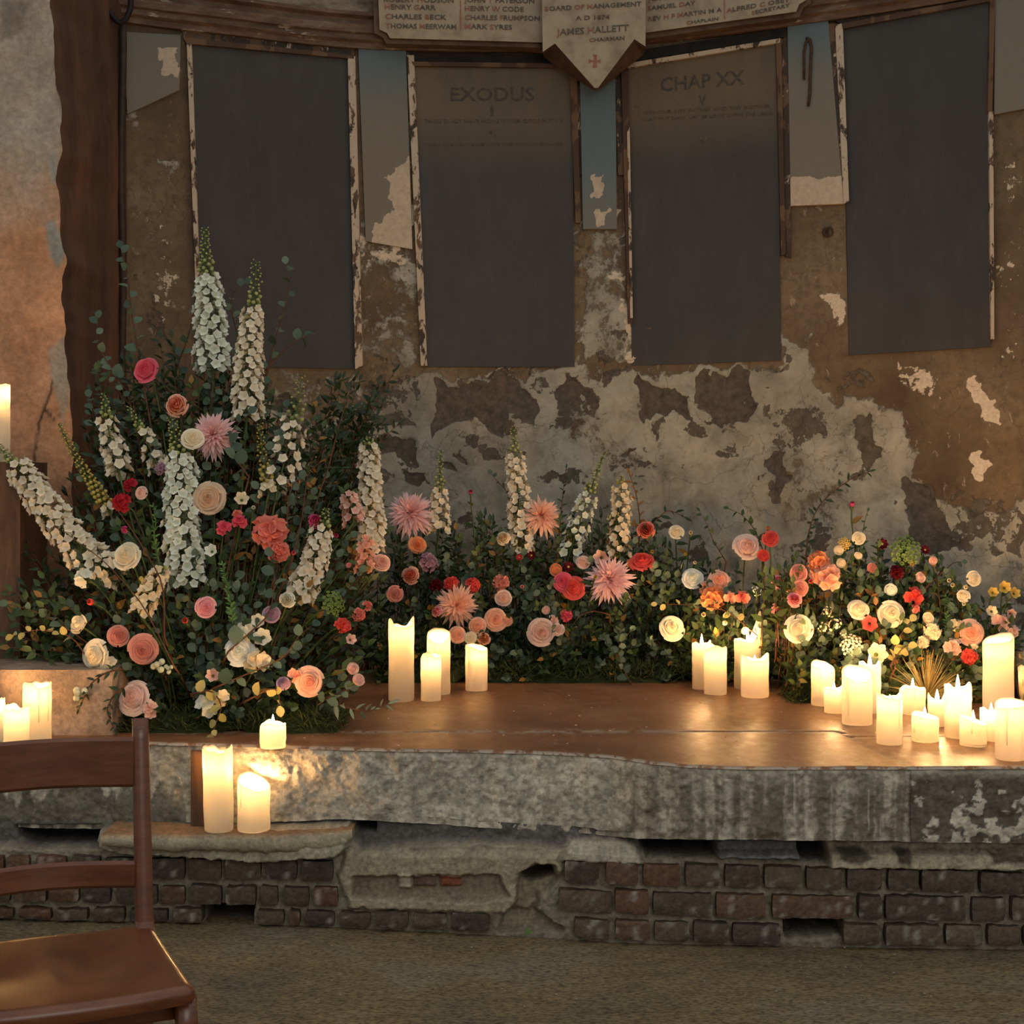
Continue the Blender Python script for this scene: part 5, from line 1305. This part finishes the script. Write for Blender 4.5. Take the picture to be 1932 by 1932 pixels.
# ---------------------------------------------------------------- blooms: (object name, bloom kind, colour, column, row, size, label, options)
FL=[
('garden_rose','rose','hotpink',277,700,44,'hot pink rose, highest rose of the left arrangement',{}),
('garden_rose','ball','peach',336,767,46,'round peach pink garden rose just below the hot pink one',{'dirp':(0,.2)}),
('chrysanthemum','mum','mauve',402,820,88,'pale pink spiky chrysanthemum high in the left arrangement',{'dirp':(-.1,.3)}),
('garden_rose','rose','cream',364,830,40,'cream rose tucked against the high pale pink chrysanthemum',{'dY':-.05}),
('garden_rose','openrose','beige',397,942,56,'beige open rose right of the broad white spire',{}),
('stock_flower','cluster','crimson',232,948,40,'crimson ruffled bloom in the upper left of the arrangement',{}),
('stock_flower','open','crimson',246,915,34,'smaller crimson bloom touching the ruffled one from above',{}),
('spray_rose','rose','blush',268,930,25,'tiny blush rose beside the crimson blooms',{}),
('spray_rose','ball','deeppink',592,985,30,'deep pink ball bloom at the tip of the right leaning white spire',{}),
('spray_rose','bud','deeppink',633,1012,22,'deep pink bud just right of the deep pink ball bloom',{}),
('stock_flower','open','hotpink',422,996,36,'hot pink florets left of the salmon hydrangea',{}),
('stock_flower','open','hotpink',452,985,36,'hot pink florets touching the salmon hydrangea',{}),
('stock_flower','open','salmon',448,972,26,'small salmon floret above the hot pink florets',{}),
('hydrangea','cluster','salmon',508,1005,74,'large salmon hydrangea head in the centre of the left arrangement',{}),
('hydrangea','cluster','salmon',525,1042,46,'smaller salmon head hanging below the large hydrangea',{}),
('spray_rose','bud','hotpink',553,1044,20,'hot pink bud right of the smaller salmon head',{}),
('garden_rose','rose','cream',241,1052,48,'cream rose at the foot of the left leaning white spire',{'dY':-.04}),
('garden_rose','open','white',160,1090,46,'white bloom ending the left leaning spire',{}),
('spray_rose','bud','coral',175,1137,30,'coral bud under the left leaning white spire',{}),
('garden_rose','budrose','cream',152,1180,40,'closed cream rose lit from below at the left side',{'dirp':(-.5,.6)}),
('garden_rose','rose','dusty',223,1200,40,'dusty terracotta rose left of a larger one',{'dirp':(.4,.2)}),
('garden_rose','openrose','dusty',271,1226,50,'larger dusty pink rose facing out above the chair',{'dirp':(0,.05)}),
('garden_rose','openrose','cream',184,1238,54,'cream bloom over the stone block corner',{'dirp':(-.5,.1)}),
('garden_rose','open','cream',206,1256,44,'ragged cream bloom touching the stone block corner one',{}),
('garden_rose','rose','pink',388,1145,36,'clear pink rose under the broad white spire',{'dirp':(.4,-.1)}),
('spray_rose','bud','coral',350,1172,28,'coral pink bud lower left of the clear pink rose',{}),
('ranunculus','ball','white',543,1131,32,'white ranunculus at the foot of the right leaning spire',{'dirp':(0,.05)}),
('lily','lily','white',401,1042,28,'small white star bloom beside the broad white spire',{}),
('lisianthus','open','white',462,1193,52,'white lisianthus, top of the white drift',{}),
('lisianthus','lily','white',487,1172,30,'white lisianthus bud opening above the white drift',{}),
('lisianthus','openrose','white',452,1230,48,'white lisianthus facing left in the white drift',{}),
('lisianthus','open','cream',482,1248,62,'cream lisianthus, lowest of the white drift',{}),
('lisianthus','lily','white',497,1203,38,'small white lisianthus to the right in the drift',{}),
('lisianthus','rose','lilac',512,1160,30,'greyish lilac faded bloom above the drift',{}),
('garden_rose','openrose','peach',583,1286,48,'peach rose low on the right side of the left arrangement',{'dirp':(.1,.1)}),
('garden_rose','open','peach',558,1274,38,'open peach bloom leaning on the low peach rose',{}),
('spray_rose','rose','lilac',535,1290,26,'faded lilac bloom left of the low peach rose',{}),
('spray_rose','budrose','blush',664,1261,26,'upper blush rosebud over the slab beside the tall notched candle',{'dY':-.1}),
('spray_rose','budrose','blush',676,1283,26,'lower blush rosebud over the slab beside the tall notched candle',{'dY':-.1}),
('carnation','cluster','coral',646,1180,32,'coral red carnation left of the tall notched candle',{}),
('carnation','cluster','salmon',676,1160,28,'salmon carnation above the coral red one',{}),
('carnation','open','salmon',692,1143,26,'small salmon bloom above the salmon carnation',{}),
('lisianthus','lily','blush',660,1208,24,'single pale star bloom under the coral red carnation',{}),
('snowberry','berries','berry',299,1256,34,'pale green white berries right below the large dusty rose',{'cat':'berries'}),
('snowberry','berries','berry',318,1262,22,'small pair of pale berries right of the berry bunch',{'cat':'berries'}),
('snowberry','berries','berry',150,1308,36,'pale berries hanging over the stone block',{'cat':'berries','dY':-.07}),
('garden_rose','openrose','blush',255,1318,56,'faded blush rose just above the chair post',{'dirp':(-.3,.4)}),
('garden_rose','open','blush',284,1338,40,'peachy open bloom touching the chair post in view',{'dY':-.05}),
('lisianthus','open','white',392,1330,56,'pale lilac white bloom near the slab edge left of the squat candle',{}),
('lisianthus','open','cream',416,1318,42,'cream bloom beside the pale lilac white one',{}),
('lisianthus','lily','blush',402,1276,28,'blush trumpet bloom drooping above the yellow green leaves',{}),
('umbel_flower','umbel','lime',625,1140,50,'lime green umbel near the coral carnations',{'cat':'umbel'}),
('spray_rose','bud','pink',655,1068,24,'pink bud between the arrangement shoulder and the bank',{}),
('garden_rose','openrose','peach',691,1055,38,'peach rose below the shoulder spire',{}),
('stock_flower','open','deeppink',236,1000,18,'tiny pink bloom left of the broad white spire',{}),
('stock_flower','cluster','lilac',305,885,26,'faded lilac florets under the short loose cream spire',{}),
('lisianthus','lily','cream',456,945,30,'cream trumpet bloom right of the beige rose',{}),
('lisianthus','bud','white',478,958,18,'white bud right of the cream trumpet bloom',{}),
('snowberry','berries','yellow',272,1095,24,'yellowish berries below the cream rose',{'cat':'berries'}),
# low bank in the middle
('chrysanthemum','mum','mauve',775,968,84,'pink spiky chrysanthemum, leftmost of the low bank',{'dirp':(0,.5)}),
('chrysanthemum','mum','apricot',1022,973,74,'peach pink chrysanthemum under the EXODUS board, highest of the bank',{'dirp':(.2,.5)}),
('chrysanthemum','mum','apricot',862,1142,74,'bright peach chrysanthemum behind the short middle candles',{'dirp':(0,.2)}),
('chrysanthemum','mum','mauve',1150,1093,88,'large mauve chrysanthemum with hanging petals, biggest of the bank',{'dirp':(0,.5)}),
('spray_rose','bud','deeppink',888,930,20,'single magenta bud standing up against the plaster',{}),
('garden_rose','ball','peach',775,1087,36,'round salmon ball bloom above the tall notched candle',{'dirp':(0,.2)}),
('garden_rose','openrose','orange',788,1028,30,'orange rose under the leftmost bank chrysanthemum',{}),
('carnation','cluster','coral',852,1102,32,'left of two bright red carnations over the peach chrysanthemum',{}),
('carnation','cluster','coral',892,1104,32,'right of two bright red carnations over the peach chrysanthemum',{}),
('carnation','cluster','burgundy',822,1106,28,'burgundy carnation left of the bright red pair',{}),
('spray_rose','ball','pink',825,1155,22,'pink ball bloom touching the peach chrysanthemum',{}),
('garden_rose','openrose','peach',935,1168,38,'apricot rose above the single middle candle',{'dirp':(0,.1)}),
('garden_rose','rose','peach',901,1181,32,'apricot rose directly over the single middle candle',{}),
('spray_rose','rose','cream',888,1204,24,'cream spray rose low between the middle candles',{}),
('spray_rose','rose','peach',862,1198,32,'peach spray rose right of the round headed candle',{}),
('spray_rose','ball','peach',913,1206,26,'small peach bloom just right of the middle candle tip',{}),
('spray_rose','budrose','peach',958,1172,22,'dim peach bud right of the apricot rose',{}),
('garden_rose','openrose','blush',1022,1192,46,'blush rose with a rosy heart low in the bank centre',{'dirp':(-.1,.1)}),
('spray_rose','budrose','blush',1030,1152,18,'smallest blush bud over the rosy hearted rose',{}),
('spray_rose','open','blush',1043,1170,26,'blush spray bloom right of the rosy hearted rose',{}),
('spray_rose','rose','blush',1053,1188,22,'lower blush spray bloom right of the rosy hearted rose',{}),
('carnation','cluster','hotpink',1069,1161,26,'hot pink carnation right of the blush spray blooms',{}),
('ranunculus','ball','cream',950,1017,28,'cream ball bloom left of the cream spire foot',{}),
('garden_rose','budrose','orange',1049,1075,26,'orange rosebud above the coral red pair',{}),
('garden_rose','openrose','hotpink',1063,1098,34,'raspberry bloom, left half of the coral red pair',{}),
('garden_rose','openrose','coral',1083,1110,38,'coral red bloom, right half of the coral red pair',{}),
('anemone','daisy','burgundy',1072,1070,28,'burgundy daisy beside the orange rosebud',{}),
('anemone','daisy','burgundy',1003,1048,22,'dark red daisy at the foot of the cream spire',{}),
('anemone','daisy','crimson',980,1052,16,'small crimson bloom left of the dark red daisy',{}),
('garden_rose','rose','blush',1100,1062,26,'dim blush bloom above left of the mauve chrysanthemum',{}),
('garden_rose','lily','blush',1135,1052,32,'pale open bloom directly above the mauve chrysanthemum',{}),
('spray_rose','bud','yellow',1123,1090,18,'yellow bud in front of the mauve chrysanthemum',{'dY':-.09}),
('garden_rose','ball','salmon',1218,1000,36,'salmon pink rose under the orange leaved branch',{'dirp':(0,.1)}),
('garden_rose','openrose','coral',1212,1062,42,'coral red cupped rose seen from the side',{'dirp':(-.2,1.2)}),
('spray_rose','rose','cream',1276,1005,26,'cream bloom standing up right of the salmon pink rose',{'dirp':(0,.6)}),
('spray_rose','bud','cream',1303,1005,18,'cream bud right of the standing cream bloom',{}),
('spray_rose','bud','yellow',1230,1041,16,'yellow green bud between the salmon and coral roses',{}),
('spray_rose','bud','yellow',1293,1046,14,'yellow green bud under the standing cream bud',{}),
('spray_rose','bud','cream',1311,1062,16,'upright cream bud above the white rose',{}),
('garden_rose','openrose','cream',1267,1185,42,'cream rose left of the slim candle with the pointed flame',{'dirp':(.2,.3)}),
('garden_rose','rose','white',1307,1093,36,'white rose beside the apricot clump',{}),
('alstroemeria','open','peach',1331,1110,34,'left bloom of the glowing apricot clump',{}),
('alstroemeria','openrose','peach',1357,1096,36,'top bloom of the glowing apricot clump',{}),
('alstroemeria','cluster','orange',1345,1128,52,'bottom bloom of the glowing apricot clump',{}),
('alstroemeria','open','peach',1377,1127,32,'right bloom of the glowing apricot clump',{}),
('alstroemeria','open','salmon',1400,1127,34,'coral open bloom just right of the apricot clump',{}),
('spray_rose','bud','cream',1327,1160,22,'cream bud over the slim candle with the pointed flame',{}),
('spray_rose','bud','cream',1366,1177,22,'cream bud over the wider of the two near candles',{}),
('spray_rose','bud','pink',985,1107,18,'pink bud alone in dark leaves left of the coral red pair',{}),
('hydrangea','cluster','lilac',808,1062,40,'faded lilac cluster above the salmon ball bloom',{}),
('hydrangea','cluster','dusty',945,1100,34,'dusty faded cluster right of the bright red carnations',{}),
('garden_rose','rose','blush',950,1128,28,'dim blush bloom above the apricot rose',{}),
('garden_rose','openrose','peach',718,1062,30,'dim peach bloom between the two arrangements',{}),
('garden_rose','rose','dusty',745,1120,28,'dim dusty bloom directly above the tall notched candle',{}),
# right hand flowers
('garden_rose','openrose','blush',1409,1033,44,'large blush rose against the pale plaster',{'dirp':(0,.5)}),
('spray_rose','rose','coral',1453,1017,28,'coral spray rose right of the large blush rose',{}),
('spray_rose','bud','orange',1449,998,18,'orange bud on top of the coral spray rose',{}),
('spray_rose','budrose','coral',1440,1048,26,'coral bud hanging under the coral spray rose',{}),
('spray_rose','bud','deeppink',1607,955,24,'pink bud standing highest over the right flowers',{'dirp':(0,1.4)}),
('ranunculus','ball','pink',1467,1100,30,'upper pink ranunculus of three in a curve',{}),
('ranunculus','ball','pink',1499,1132,30,'rightmost pink ranunculus of three in a curve',{}),
('ranunculus','ball','pink',1466,1151,30,'lowest pink ranunculus of three in a curve',{}),
('alstroemeria','cluster','orange',1543,1060,46,'orange frilled bloom over the peach carnation',{}),
('carnation','cluster','peach',1557,1089,60,'broad peach carnation right of the pink ranunculus',{'dirp':(0,.7)}),
('spray_rose','rose','dusty',1507,1082,30,'dim dusty bloom left of the broad peach carnation',{}),
('spray_rose','rose','dusty',1509,1110,28,'dim dusty bloom below left of the broad peach carnation',{}),
('spray_rose','bud','hotpink',1528,1097,20,'hot pink bud tucked beside the broad peach carnation',{}),
('spray_rose','rose','cream',1620,1016,22,'small cream rose standing up under the high pink bud',{}),
('spray_rose','budrose','cream',1582,1038,20,'cream rosebud over the orange frilled bloom',{}),
('spray_rose','budrose','cream',1619,1049,16,'tiny cream rosebud below the small cream rose',{}),
('spray_rose','budrose','cream',1586,1063,20,'bright cream rosebud right of the orange frilled bloom',{}),
('umbel_flower','umbel','yellow',1592,1026,26,'pale yellow cluster between the small cream roses',{'cat':'umbel'}),
('garden_rose','rose','cream',1506,1188,48,'big cream rose glowing over the clustered candles',{'dirp':(-.1,.3)}),
('garden_rose','rose','cream',1619,1152,36,'cream rose left of the dark eyed anemone',{'dirp':(0,.6)}),
('anemone','anemone','coral',1640,1177,36,'coral anemone with a black eye',{'dirp':(0,.2)}),
('peony','openrose','cream',1679,1160,44,'frilled cream peony right of the dark eyed anemone',{'dirp':(0,.3)}),
('spray_rose','budrose','white',1681,1114,26,'white rosebud above the frilled cream peony',{}),
('alstroemeria','open','coral',1722,1126,46,'coral and peach open bloom, brightest of the right flowers',{}),
('alstroemeria','open','salmon',1727,1150,24,'lower petals bloom under the coral and peach one',{}),
('anemone','daisy','burgundy',1664,1027,30,'burgundy daisy against the plaster left of the green umbel',{}),
('anemone','daisy','burgundy',1745,1038,24,'burgundy daisy right of the green umbel',{}),
('anemone','cluster','burgundy',1692,1080,30,'burgundy bloom in shade under the green umbel',{}),
('umbel_flower','umbel','lime',1708,1042,60,'large pale green umbel between two burgundy daisies',{'cat':'umbel'}),
('spray_rose','budrose','cream',1750,1167,26,'cream bud above the dried grass tuft',{}),
('spray_rose','bud','cream',1790,1095,20,'upper cream bud of the left stalk over the tall candles',{}),
('spray_rose','bud','cream',1797,1104,20,'second cream bud of the left stalk over the tall candles',{}),
('spray_rose','rose','cream',1836,1092,26,'cream spray rose highest at the right end',{}),
('spray_rose','bud','cream',1821,1109,22,'cream bud under the highest right end spray rose',{}),
('spray_rose','rose','cream',1818,1125,22,'third cream bloom down the right end stalk',{}),
('spray_rose','bud','cream',1818,1140,18,'lowest cream bud down the right end stalk',{}),
('freesia','lily','yellow',1872,1119,22,'pale yellow freesia, leftmost of three in a row',{}),
('freesia','lily','yellow',1894,1110,26,'pale yellow freesia, middle of three in a row',{}),
('freesia','lily','yellow',1911,1121,24,'pale yellow freesia, rightmost of three in a row',{}),
('freesia','lily','cream',1870,1154,24,'cream freesia below the row of three',{}),
('freesia','lily','blush',1905,1158,22,'blush freesia above the tallest thick candle',{}),
('garden_rose','openrose','peach',1830,1195,44,'peach rose left of the tallest thick candle',{}),
('alstroemeria','open','cream',1803,1180,30,'cream star bloom above the left side of the peach rose',{}),
('alstroemeria','open','blush',1797,1221,42,'pale open bloom under the peach rose',{}),
('alstroemeria','open','blush',1888,1176,44,'pale open bloom right behind the tallest thick candle',{'dY':.0}),
('alstroemeria','open','blush',1912,1192,28,'small pale bloom at the right of the one behind the tallest candle',{}),
('carnation','cluster','coral',1828,1240,34,'coral carnation low beside the tallest thick candle',{}),
('spray_rose','rose','cream',1838,1225,18,'tiny cream rose over the low coral carnation',{}),
('spray_blossom','spray','cream',1560,1155,24,'tiny white blossom spray left of the cream rose',{'cat':'blossom'}),
('spray_blossom','spray','cream',1575,1178,34,'fuller white blossom spray right of the big cream rose',{'cat':'blossom'}),
('spray_blossom','spray','cream',1552,1185,26,'white blossom spray touching the big cream rose',{'cat':'blossom'}),
('spray_blossom','spray','cream',1592,1197,16,'lowest white blossom of the sprays by the big cream rose',{'cat':'blossom'}),
('spray_blossom','spray','white',1427,1114,22,'white blossom spray between the coral bloom and the ranunculus',{'cat':'blossom'}),
('spray_blossom','cluster','cream',1758,1192,36,'creamy small flowered cluster above the dried grass',{'cat':'blossom'}),
('spray_blossom','cluster','cream',1742,1212,26,'lower creamy cluster above the dried grass',{'cat':'blossom'}),
('garden_rose','lily','cream',1652,1236,44,'white open bloom glowing right behind the clustered candles',{}),
('umbel_flower','umbel','cream',1607,1220,44,'dried cream umbel behind the broad hollow candle',{'cat':'umbel'}),
('spray_rose','budrose','dusty',1645,1072,20,'dim dusty bud beneath the small cream roses',{}),
('spray_rose','budrose','blush',1735,1090,22,'dim blush bud right of the shaded burgundy bloom',{}),
('spray_rose','budrose','blush',1760,1058,18,'dim blush bud right of the burgundy daisies',{}),
]
for f_ in FL:
    nm,kd,cl,px_,py_,sz_,lab,o_=f_; random.seed(int(px_*31+py_*17)); flower(nm,kd,cl,px_,py_,sz_,lab,**o_)

# ---------------------------------------------------------------- single branches one can point at
random.seed(5)
BRN=[
('trailing_branch','dark',[(232,1262),(200,1268),(170,1290),(150,1335)],'dark leafy sprig trailing over the end of the stone block by the berries',14,{'foot':False,'dY':-.10,'scale':.6}),
('trailing_branch','dark',[(240,1290),(215,1310),(200,1340),(215,1375)],'dark leafy sprig hanging left of the faded blush rose',12,{'foot':False,'dY':-.07,'scale':.6}),
('eucalyptus_branch','euc',[(262,680),(248,590),(240,520),(228,468)],'thin eucalyptus branch rising past the corner shadow line left of the boards',12,{}),
('eucalyptus_branch','euc',[(470,720),(450,640),(430,560),(462,535)],'eucalyptus branch between the two tallest white spires',11,{'dY':.05}),
('eucalyptus_branch','euc',[(500,720),(530,600),(550,540),(540,498)],'faint eucalyptus branch high against the left board',9,{'dY':.08}),
('eucalyptus_branch','euc',[(500,700),(530,665),(560,640),(585,630)],'small curved eucalyptus twig ending over the left board',4,{'dY':.05,'start':.6}),
('eucalyptus_branch','euc',[(330,700),(350,650),(362,610),(368,560)],'short eucalyptus branch left of the tallest white spire',7,{'dY':.08}),
('eucalyptus_branch','euc',[(240,740),(200,680),(180,640),(185,600)],'eucalyptus branch leaning on the return wall',8,{'dY':.1}),
('eucalyptus_branch','gold',[(190,1290),(140,1200),(70,1185),(25,1200)],'candle lit yellow eucalyptus branch over the stone block',9,{'dY':-.03,'scale':.75,'start':.45}),  # candle glow put into the colour by using yellow leaves
('eucalyptus_branch','euc',[(200,1240),(120,1180),(60,1150),(15,1140)],'grey green eucalyptus branch reaching to the wooden post',9,{'dY':.02,'start':.3}),
('eucalyptus_branch','euc',[(470,900),(440,860),(430,820),(470,780)],'round leaved eucalyptus beside the high pale pink chrysanthemum',9,{'dY':-.06,'scale':1.1}),
('eucalyptus_branch','euc',[(430,1230),(510,1160),(520,1090),(510,1050)],'broad leaved eucalyptus below the salmon hydrangea',9,{'dY':-.06,'scale':1.2}),
('eucalyptus_branch','euc',[(400,1300),(540,1240),(560,1200),(590,1180)],'dark blue green eucalyptus right of the white drift',9,{'dY':-.06,'scale':1.1}),
('lime_branch','gold',[(360,1310),(400,1300),(420,1330),(400,1385)],'yellow green round leaves hanging over the slab edge',8,{'dY':-.08,'scale':.9}),
('lime_branch','gold',[(470,1320),(505,1300),(525,1300),(528,1332)],'pair of yellow green leaves above the squat candle',4,{'dY':-.08,'scale':.95}),
('olive_branch','olive',[(590,1310),(640,1330),(690,1345),(732,1328)],'grey green olive sprig lying on the slab toward the tall notched candle',12,{'dY':.0,'scale':.95,'foot':False,'start':.2}),
('eucalyptus_branch','euc',[(600,1330),(630,1310),(660,1300)],'short eucalyptus sprig beneath the two blush rosebuds',6,{'dY':-.03,'foot':False}),
('ruscus_branch','dark',[(650,880),(690,800),(720,740),(745,700)],'dark ruscus branch pointing up right against the plaster',16,{'start':.2}),
('ruscus_branch','dark',[(620,880),(640,800),(660,740),(672,710)],'dark ruscus branch standing below the left board corner',16,{'start':.2}),
('ruscus_branch','dark',[(650,900),(700,850),(735,815),(752,800)],'dark ruscus branch with spread leaves over the shoulder spire',14,{'start':.2}),
('fern_frond','fern',[(440,1180),(435,1130),(425,1090),(420,1065)],'bright green feathery fern in front of the broad white spire',60,{'dY':-.06,'cat':'fern','scale':1.3,'stemm':'stem'}),
('fern_frond','fern',[(300,1060),(290,1010),(295,980),(290,955)],'light green fern left of the broad white spire',40,{'dY':-.03,'cat':'fern','scale':1.3,'stemm':'stem'}),
('bare_twig','dark',[(330,1260),(270,1140),(200,1060),(130,1010)],'thin reddish twig crossing the left leaning spire',2,{'dY':-.12,'start':.9,'scale':.4,'cat':'twig'}),
('bare_twig','dark',[(310,1200),(310,1100),(250,1000),(190,920)],'thin reddish twig left of the broad white spire',2,{'dY':-.1,'start':.9,'scale':.4,'cat':'twig'}),
('bare_twig','rust',[(550,1060),(570,980),(580,890),(620,860)],'reddish twig rising under the dark pointed leaves',4,{'dY':-.02,'start':.6,'scale':.6,'cat':'twig'}),
('bare_twig','rust',[(540,1000),(545,930),(560,900),(600,920)],'second reddish twig with an orange leaf by the open white spire',4,{'dY':-.02,'start':.4,'scale':.7,'cat':'twig'}),
('eucalyptus_branch','dark',[(1048,1080),(1056,1000),(1062,930),(1068,885)],'upright blue green leafy stem between the cream and slender spires',26,{'scale':.62}),
('rust_branch','rust',[(1205,1030),(1208,980),(1200,930),(1188,895)],'branch of orange leaves right of the cream yellow spire',12,{'scale':.85}),
('eucalyptus_branch','euc',[(985,980),(960,930),(935,905),(928,895)],'eucalyptus tip left of the highest cream spire',7,{'scale':.8}),
('eucalyptus_branch','dark',[(1200,1010),(1240,980),(1260,960),(1290,975)],'dark leafy tip right of the orange leaved branch',9,{}),
('leafy_branch','dark',[(1520,1060),(1525,1000),(1545,950),(1600,905),(1640,890)],'thin dark branch reaching across the pale plaster at the right',22,{'scale':.72,'start':.1,'arr':'R'}),
('leafy_branch','mid',[(1440,1040),(1425,1000),(1400,970),(1375,960)],'leafy green twig above the large blush rose',9,{'scale':.85}),
('leafy_branch','mid',[(1370,1060),(1345,1020),(1335,990),(1320,965)],'sparse twig with dark leaves left of the large blush rose',8,{'scale':.7}),
('eucalyptus_branch','euc',[(1190,1290),(1170,1250),(1165,1220),(1190,1190)],'grey eucalyptus at the foot of the bank under the mauve chrysanthemum',10,{'dY':-.06,'scale':.9}),
('eucalyptus_branch','gold',[(1430,1200),(1370,1150),(1290,1140),(1240,1140)],'lit pale leaves above the slim candle with the pointed flame',8,{'dY':-.04,'scale':.7}),
('rust_branch','gold',[(1690,1260),(1685,1225),(1700,1195),(1718,1172)],'golden leaved twig behind the right candles',6,{'dY':-.05,'scale':.95}),
('rust_branch','gold',[(1680,1255),(1700,1225),(1720,1215),(1700,1225)],'low golden leaved twig left of the dried grass',4,{'dY':-.06,'scale':.8}),
('fern_frond','fern',[(1790,1210),(1785,1170),(1790,1140),(1785,1125)],'green fern between the cream buds and the dried grass',50,{'cat':'fern','scale':1.2,'stemm':'stem'}),
('fern_frond','fern',[(1722,1230),(1725,1200),(1722,1185)],'small bright fern left of the creamy small flowered cluster',30,{'cat':'fern','scale':1.1,'stemm':'stem'}),
('bud_stalk','mid',[(1620,1070),(1625,1020),(1632,980),(1637,965)],'green stalk with pointed buds under the high pink bud',7,{'scale':.55,'stemm':'stem','cat':'stalk'}),
('curved_twig','dark',[(1150,1160),(1120,1152),(1095,1160),(1080,1180)],'bare arched twig under the mauve chrysanthemum',2,{'scale':.3,'start':.9,'dY':-.06,'cat':'twig'}),
('eucalyptus_branch','euc',[(1745,1110),(1800,1060),(1815,1060)],'small dark eucalyptus tip against the grey plaster at the right',5,{'scale':.7}),
]
for nm,mt,pp_,lab,n_,k_ in BRN: sprig(nm,mt,pp_,lab,n_,**k_)

# dried grass tuft behind the right candles
random.seed(9)
def tuft():
    b=np.array([px2x(1752,5.12),5.14,ZT]); r=empty('grass_tuft',tuple(b),'spiky dried grass tuft fanning out behind the right candles','grass')
    mb=MB(); rg=np.random.default_rng(5)
    for i in range(230):
        az=rg.uniform(0,pi*2); el=rg.uniform(.10,1.45); L=rg.uniform(.10,.19)
        d=np.array([cos(el)*cos(az),cos(el)*sin(az)*.6-.15,sin(el)]); d/=np.linalg.norm(d); q=np.linspace(0,1,5)[:,None]
        c=np.array([0,0,.045]); pts=c*0+np.array([0,0,.02])+d*L*q+np.array([0,0,-.035])*q**2*(1.2-el/1.5)
        nn=np.cross(d,[.3,1,.1]); nn/=np.linalg.norm(nn); w=.0016*(1-q*.8); V=np.stack([pts-nn*w,pts+nn*w],1); k=np.stack([q+0,q+0],1)[...,0]; g=rg.random()
        mb.grid(V,np.stack([k,0*k+g,0*k],-1))
    o=mb.build('blades',LM['straw'],r); o['kind']='stuff'
tuft()
# fallen petals and crumbs on the slab and the floor
mb=MB(); rg=np.random.default_rng(3)
for i in range(90):
    px_=rg.uniform(560,1932); py_=rg.uniform(1300,1435); Y=.77*F/(py_-HY)
    if Y<float(front_Y(px_))+.03: continue
    s_=rg.uniform(.0015,.005); x,y=px2x(px_,Y),Y
    blob(mb,(x,y,ZT+s_*.3),s_,s_*.35,(0,0,1),5,4,cr=(.6,.9),g=rg.random())
o=mb.build('crumbs',PM['blush']); tag(o,'scattered petal crumbs and wax bits on the stone top','crumbs',kind='stuff')
mb=MB()
for i in range(70):
    px_=rg.uniform(520,1932); py_=rg.uniform(1780,1900); Y=H*F/(py_-HY); s_=rg.uniform(.001,.004)
    blob(mb,(px2x(px_,Y),Y,s_*.3),s_,s_*.4,(0,0,1),5,4,cr=(.5,.9),g=rg.random())
o=mb.build('crumbs',M['tablet']); tag(o,'pale grit and plaster crumbs on the concrete floor','crumbs',kind='stuff')
mb=MB(); leaf(mb,P(995,1764,4.135),np.array([.3,0,1.]),np.array([0,-1,.2]),.022,.016,'ov'); o=mb.build('fallen_leaf',LM['fern']); tag(o,'single green leaf caught in the broken plaster near the floor','leaf')
# ================================================================== CAMERA AND LIGHT
cd=bpy.data.cameras.new('camera'); cam=bpy.data.objects.new('camera',cd); C.objects.link(cam)
cam.location=(0,0,H); cam.rotation_euler=(pi/2,0,0); cd.sensor_width=36; cd.lens=F/1932*36; cd.shift_y=(HY-966)/1932; cd.clip_end=60
sc.camera=cam
w=bpy.data.worlds.new('dim_daylight'); sc.world=w; w.use_nodes=True; nt=w.node_tree; nt.nodes.clear()
out=nt.nodes.new('ShaderNodeOutputWorld'); bg=nt.nodes.new('ShaderNodeBackground'); tc=nt.nodes.new('ShaderNodeTexCoord'); sp=nt.nodes.new('ShaderNodeSeparateXYZ')
mr=nt.nodes.new('ShaderNodeMapRange'); mr.inputs[1].default_value=-.2; mr.inputs[2].default_value=1; mr.inputs[3].default_value=0; mr.inputs[4].default_value=1
cr=nt.nodes.new('ShaderNodeValToRGB'); cr.color_ramp.elements[0].color=(.33,.31,.28,1); cr.color_ramp.elements[1].color=(.86,.86,.84,1)
nt.links.new(tc.outputs['Generated'],sp.inputs[0]); nt.links.new(sp.outputs['Z'],mr.inputs[0]); nt.links.new(mr.outputs[0],cr.inputs[0]); nt.links.new(cr.outputs[0],bg.inputs[0])
bg.inputs[1].default_value=WORLD
nt.links.new(bg.outputs[0],out.inputs[0])
ld=bpy.data.lights.new('window_daylight','AREA'); ld.shape='RECTANGLE'; ld.size=2.6; ld.size_y=3.2; ld.energy=WINDOW; ld.color=(1,.97,.90)
lo=bpy.data.objects.new('window_daylight',ld); C.objects.link(lo); lo.location=(1.6,-2.4,3.2)
from mathutils import Vector as _V
lo.rotation_euler=(_V((0,5.5,1.0))-_V(lo.location)).to_track_quat('-Z','Y').to_euler()
vs=sc.view_settings; vs.view_transform='Standard'; vs.look='None'; vs.exposure=0; vs.gamma=1; vs.use_curve_mapping=False
cy=sc.cycles; cy.use_denoising=True; cy.max_bounces=7; cy.diffuse_bounces=4; cy.glossy_bounces=3; cy.transmission_bounces=5; cy.transparent_max_bounces=6
cy.caustics_reflective=False; cy.caustics_refractive=False; cy.sample_clamp_indirect=30; cy.use_light_tree=True; cy.use_adaptive_sampling=True; cy.adaptive_threshold=.02
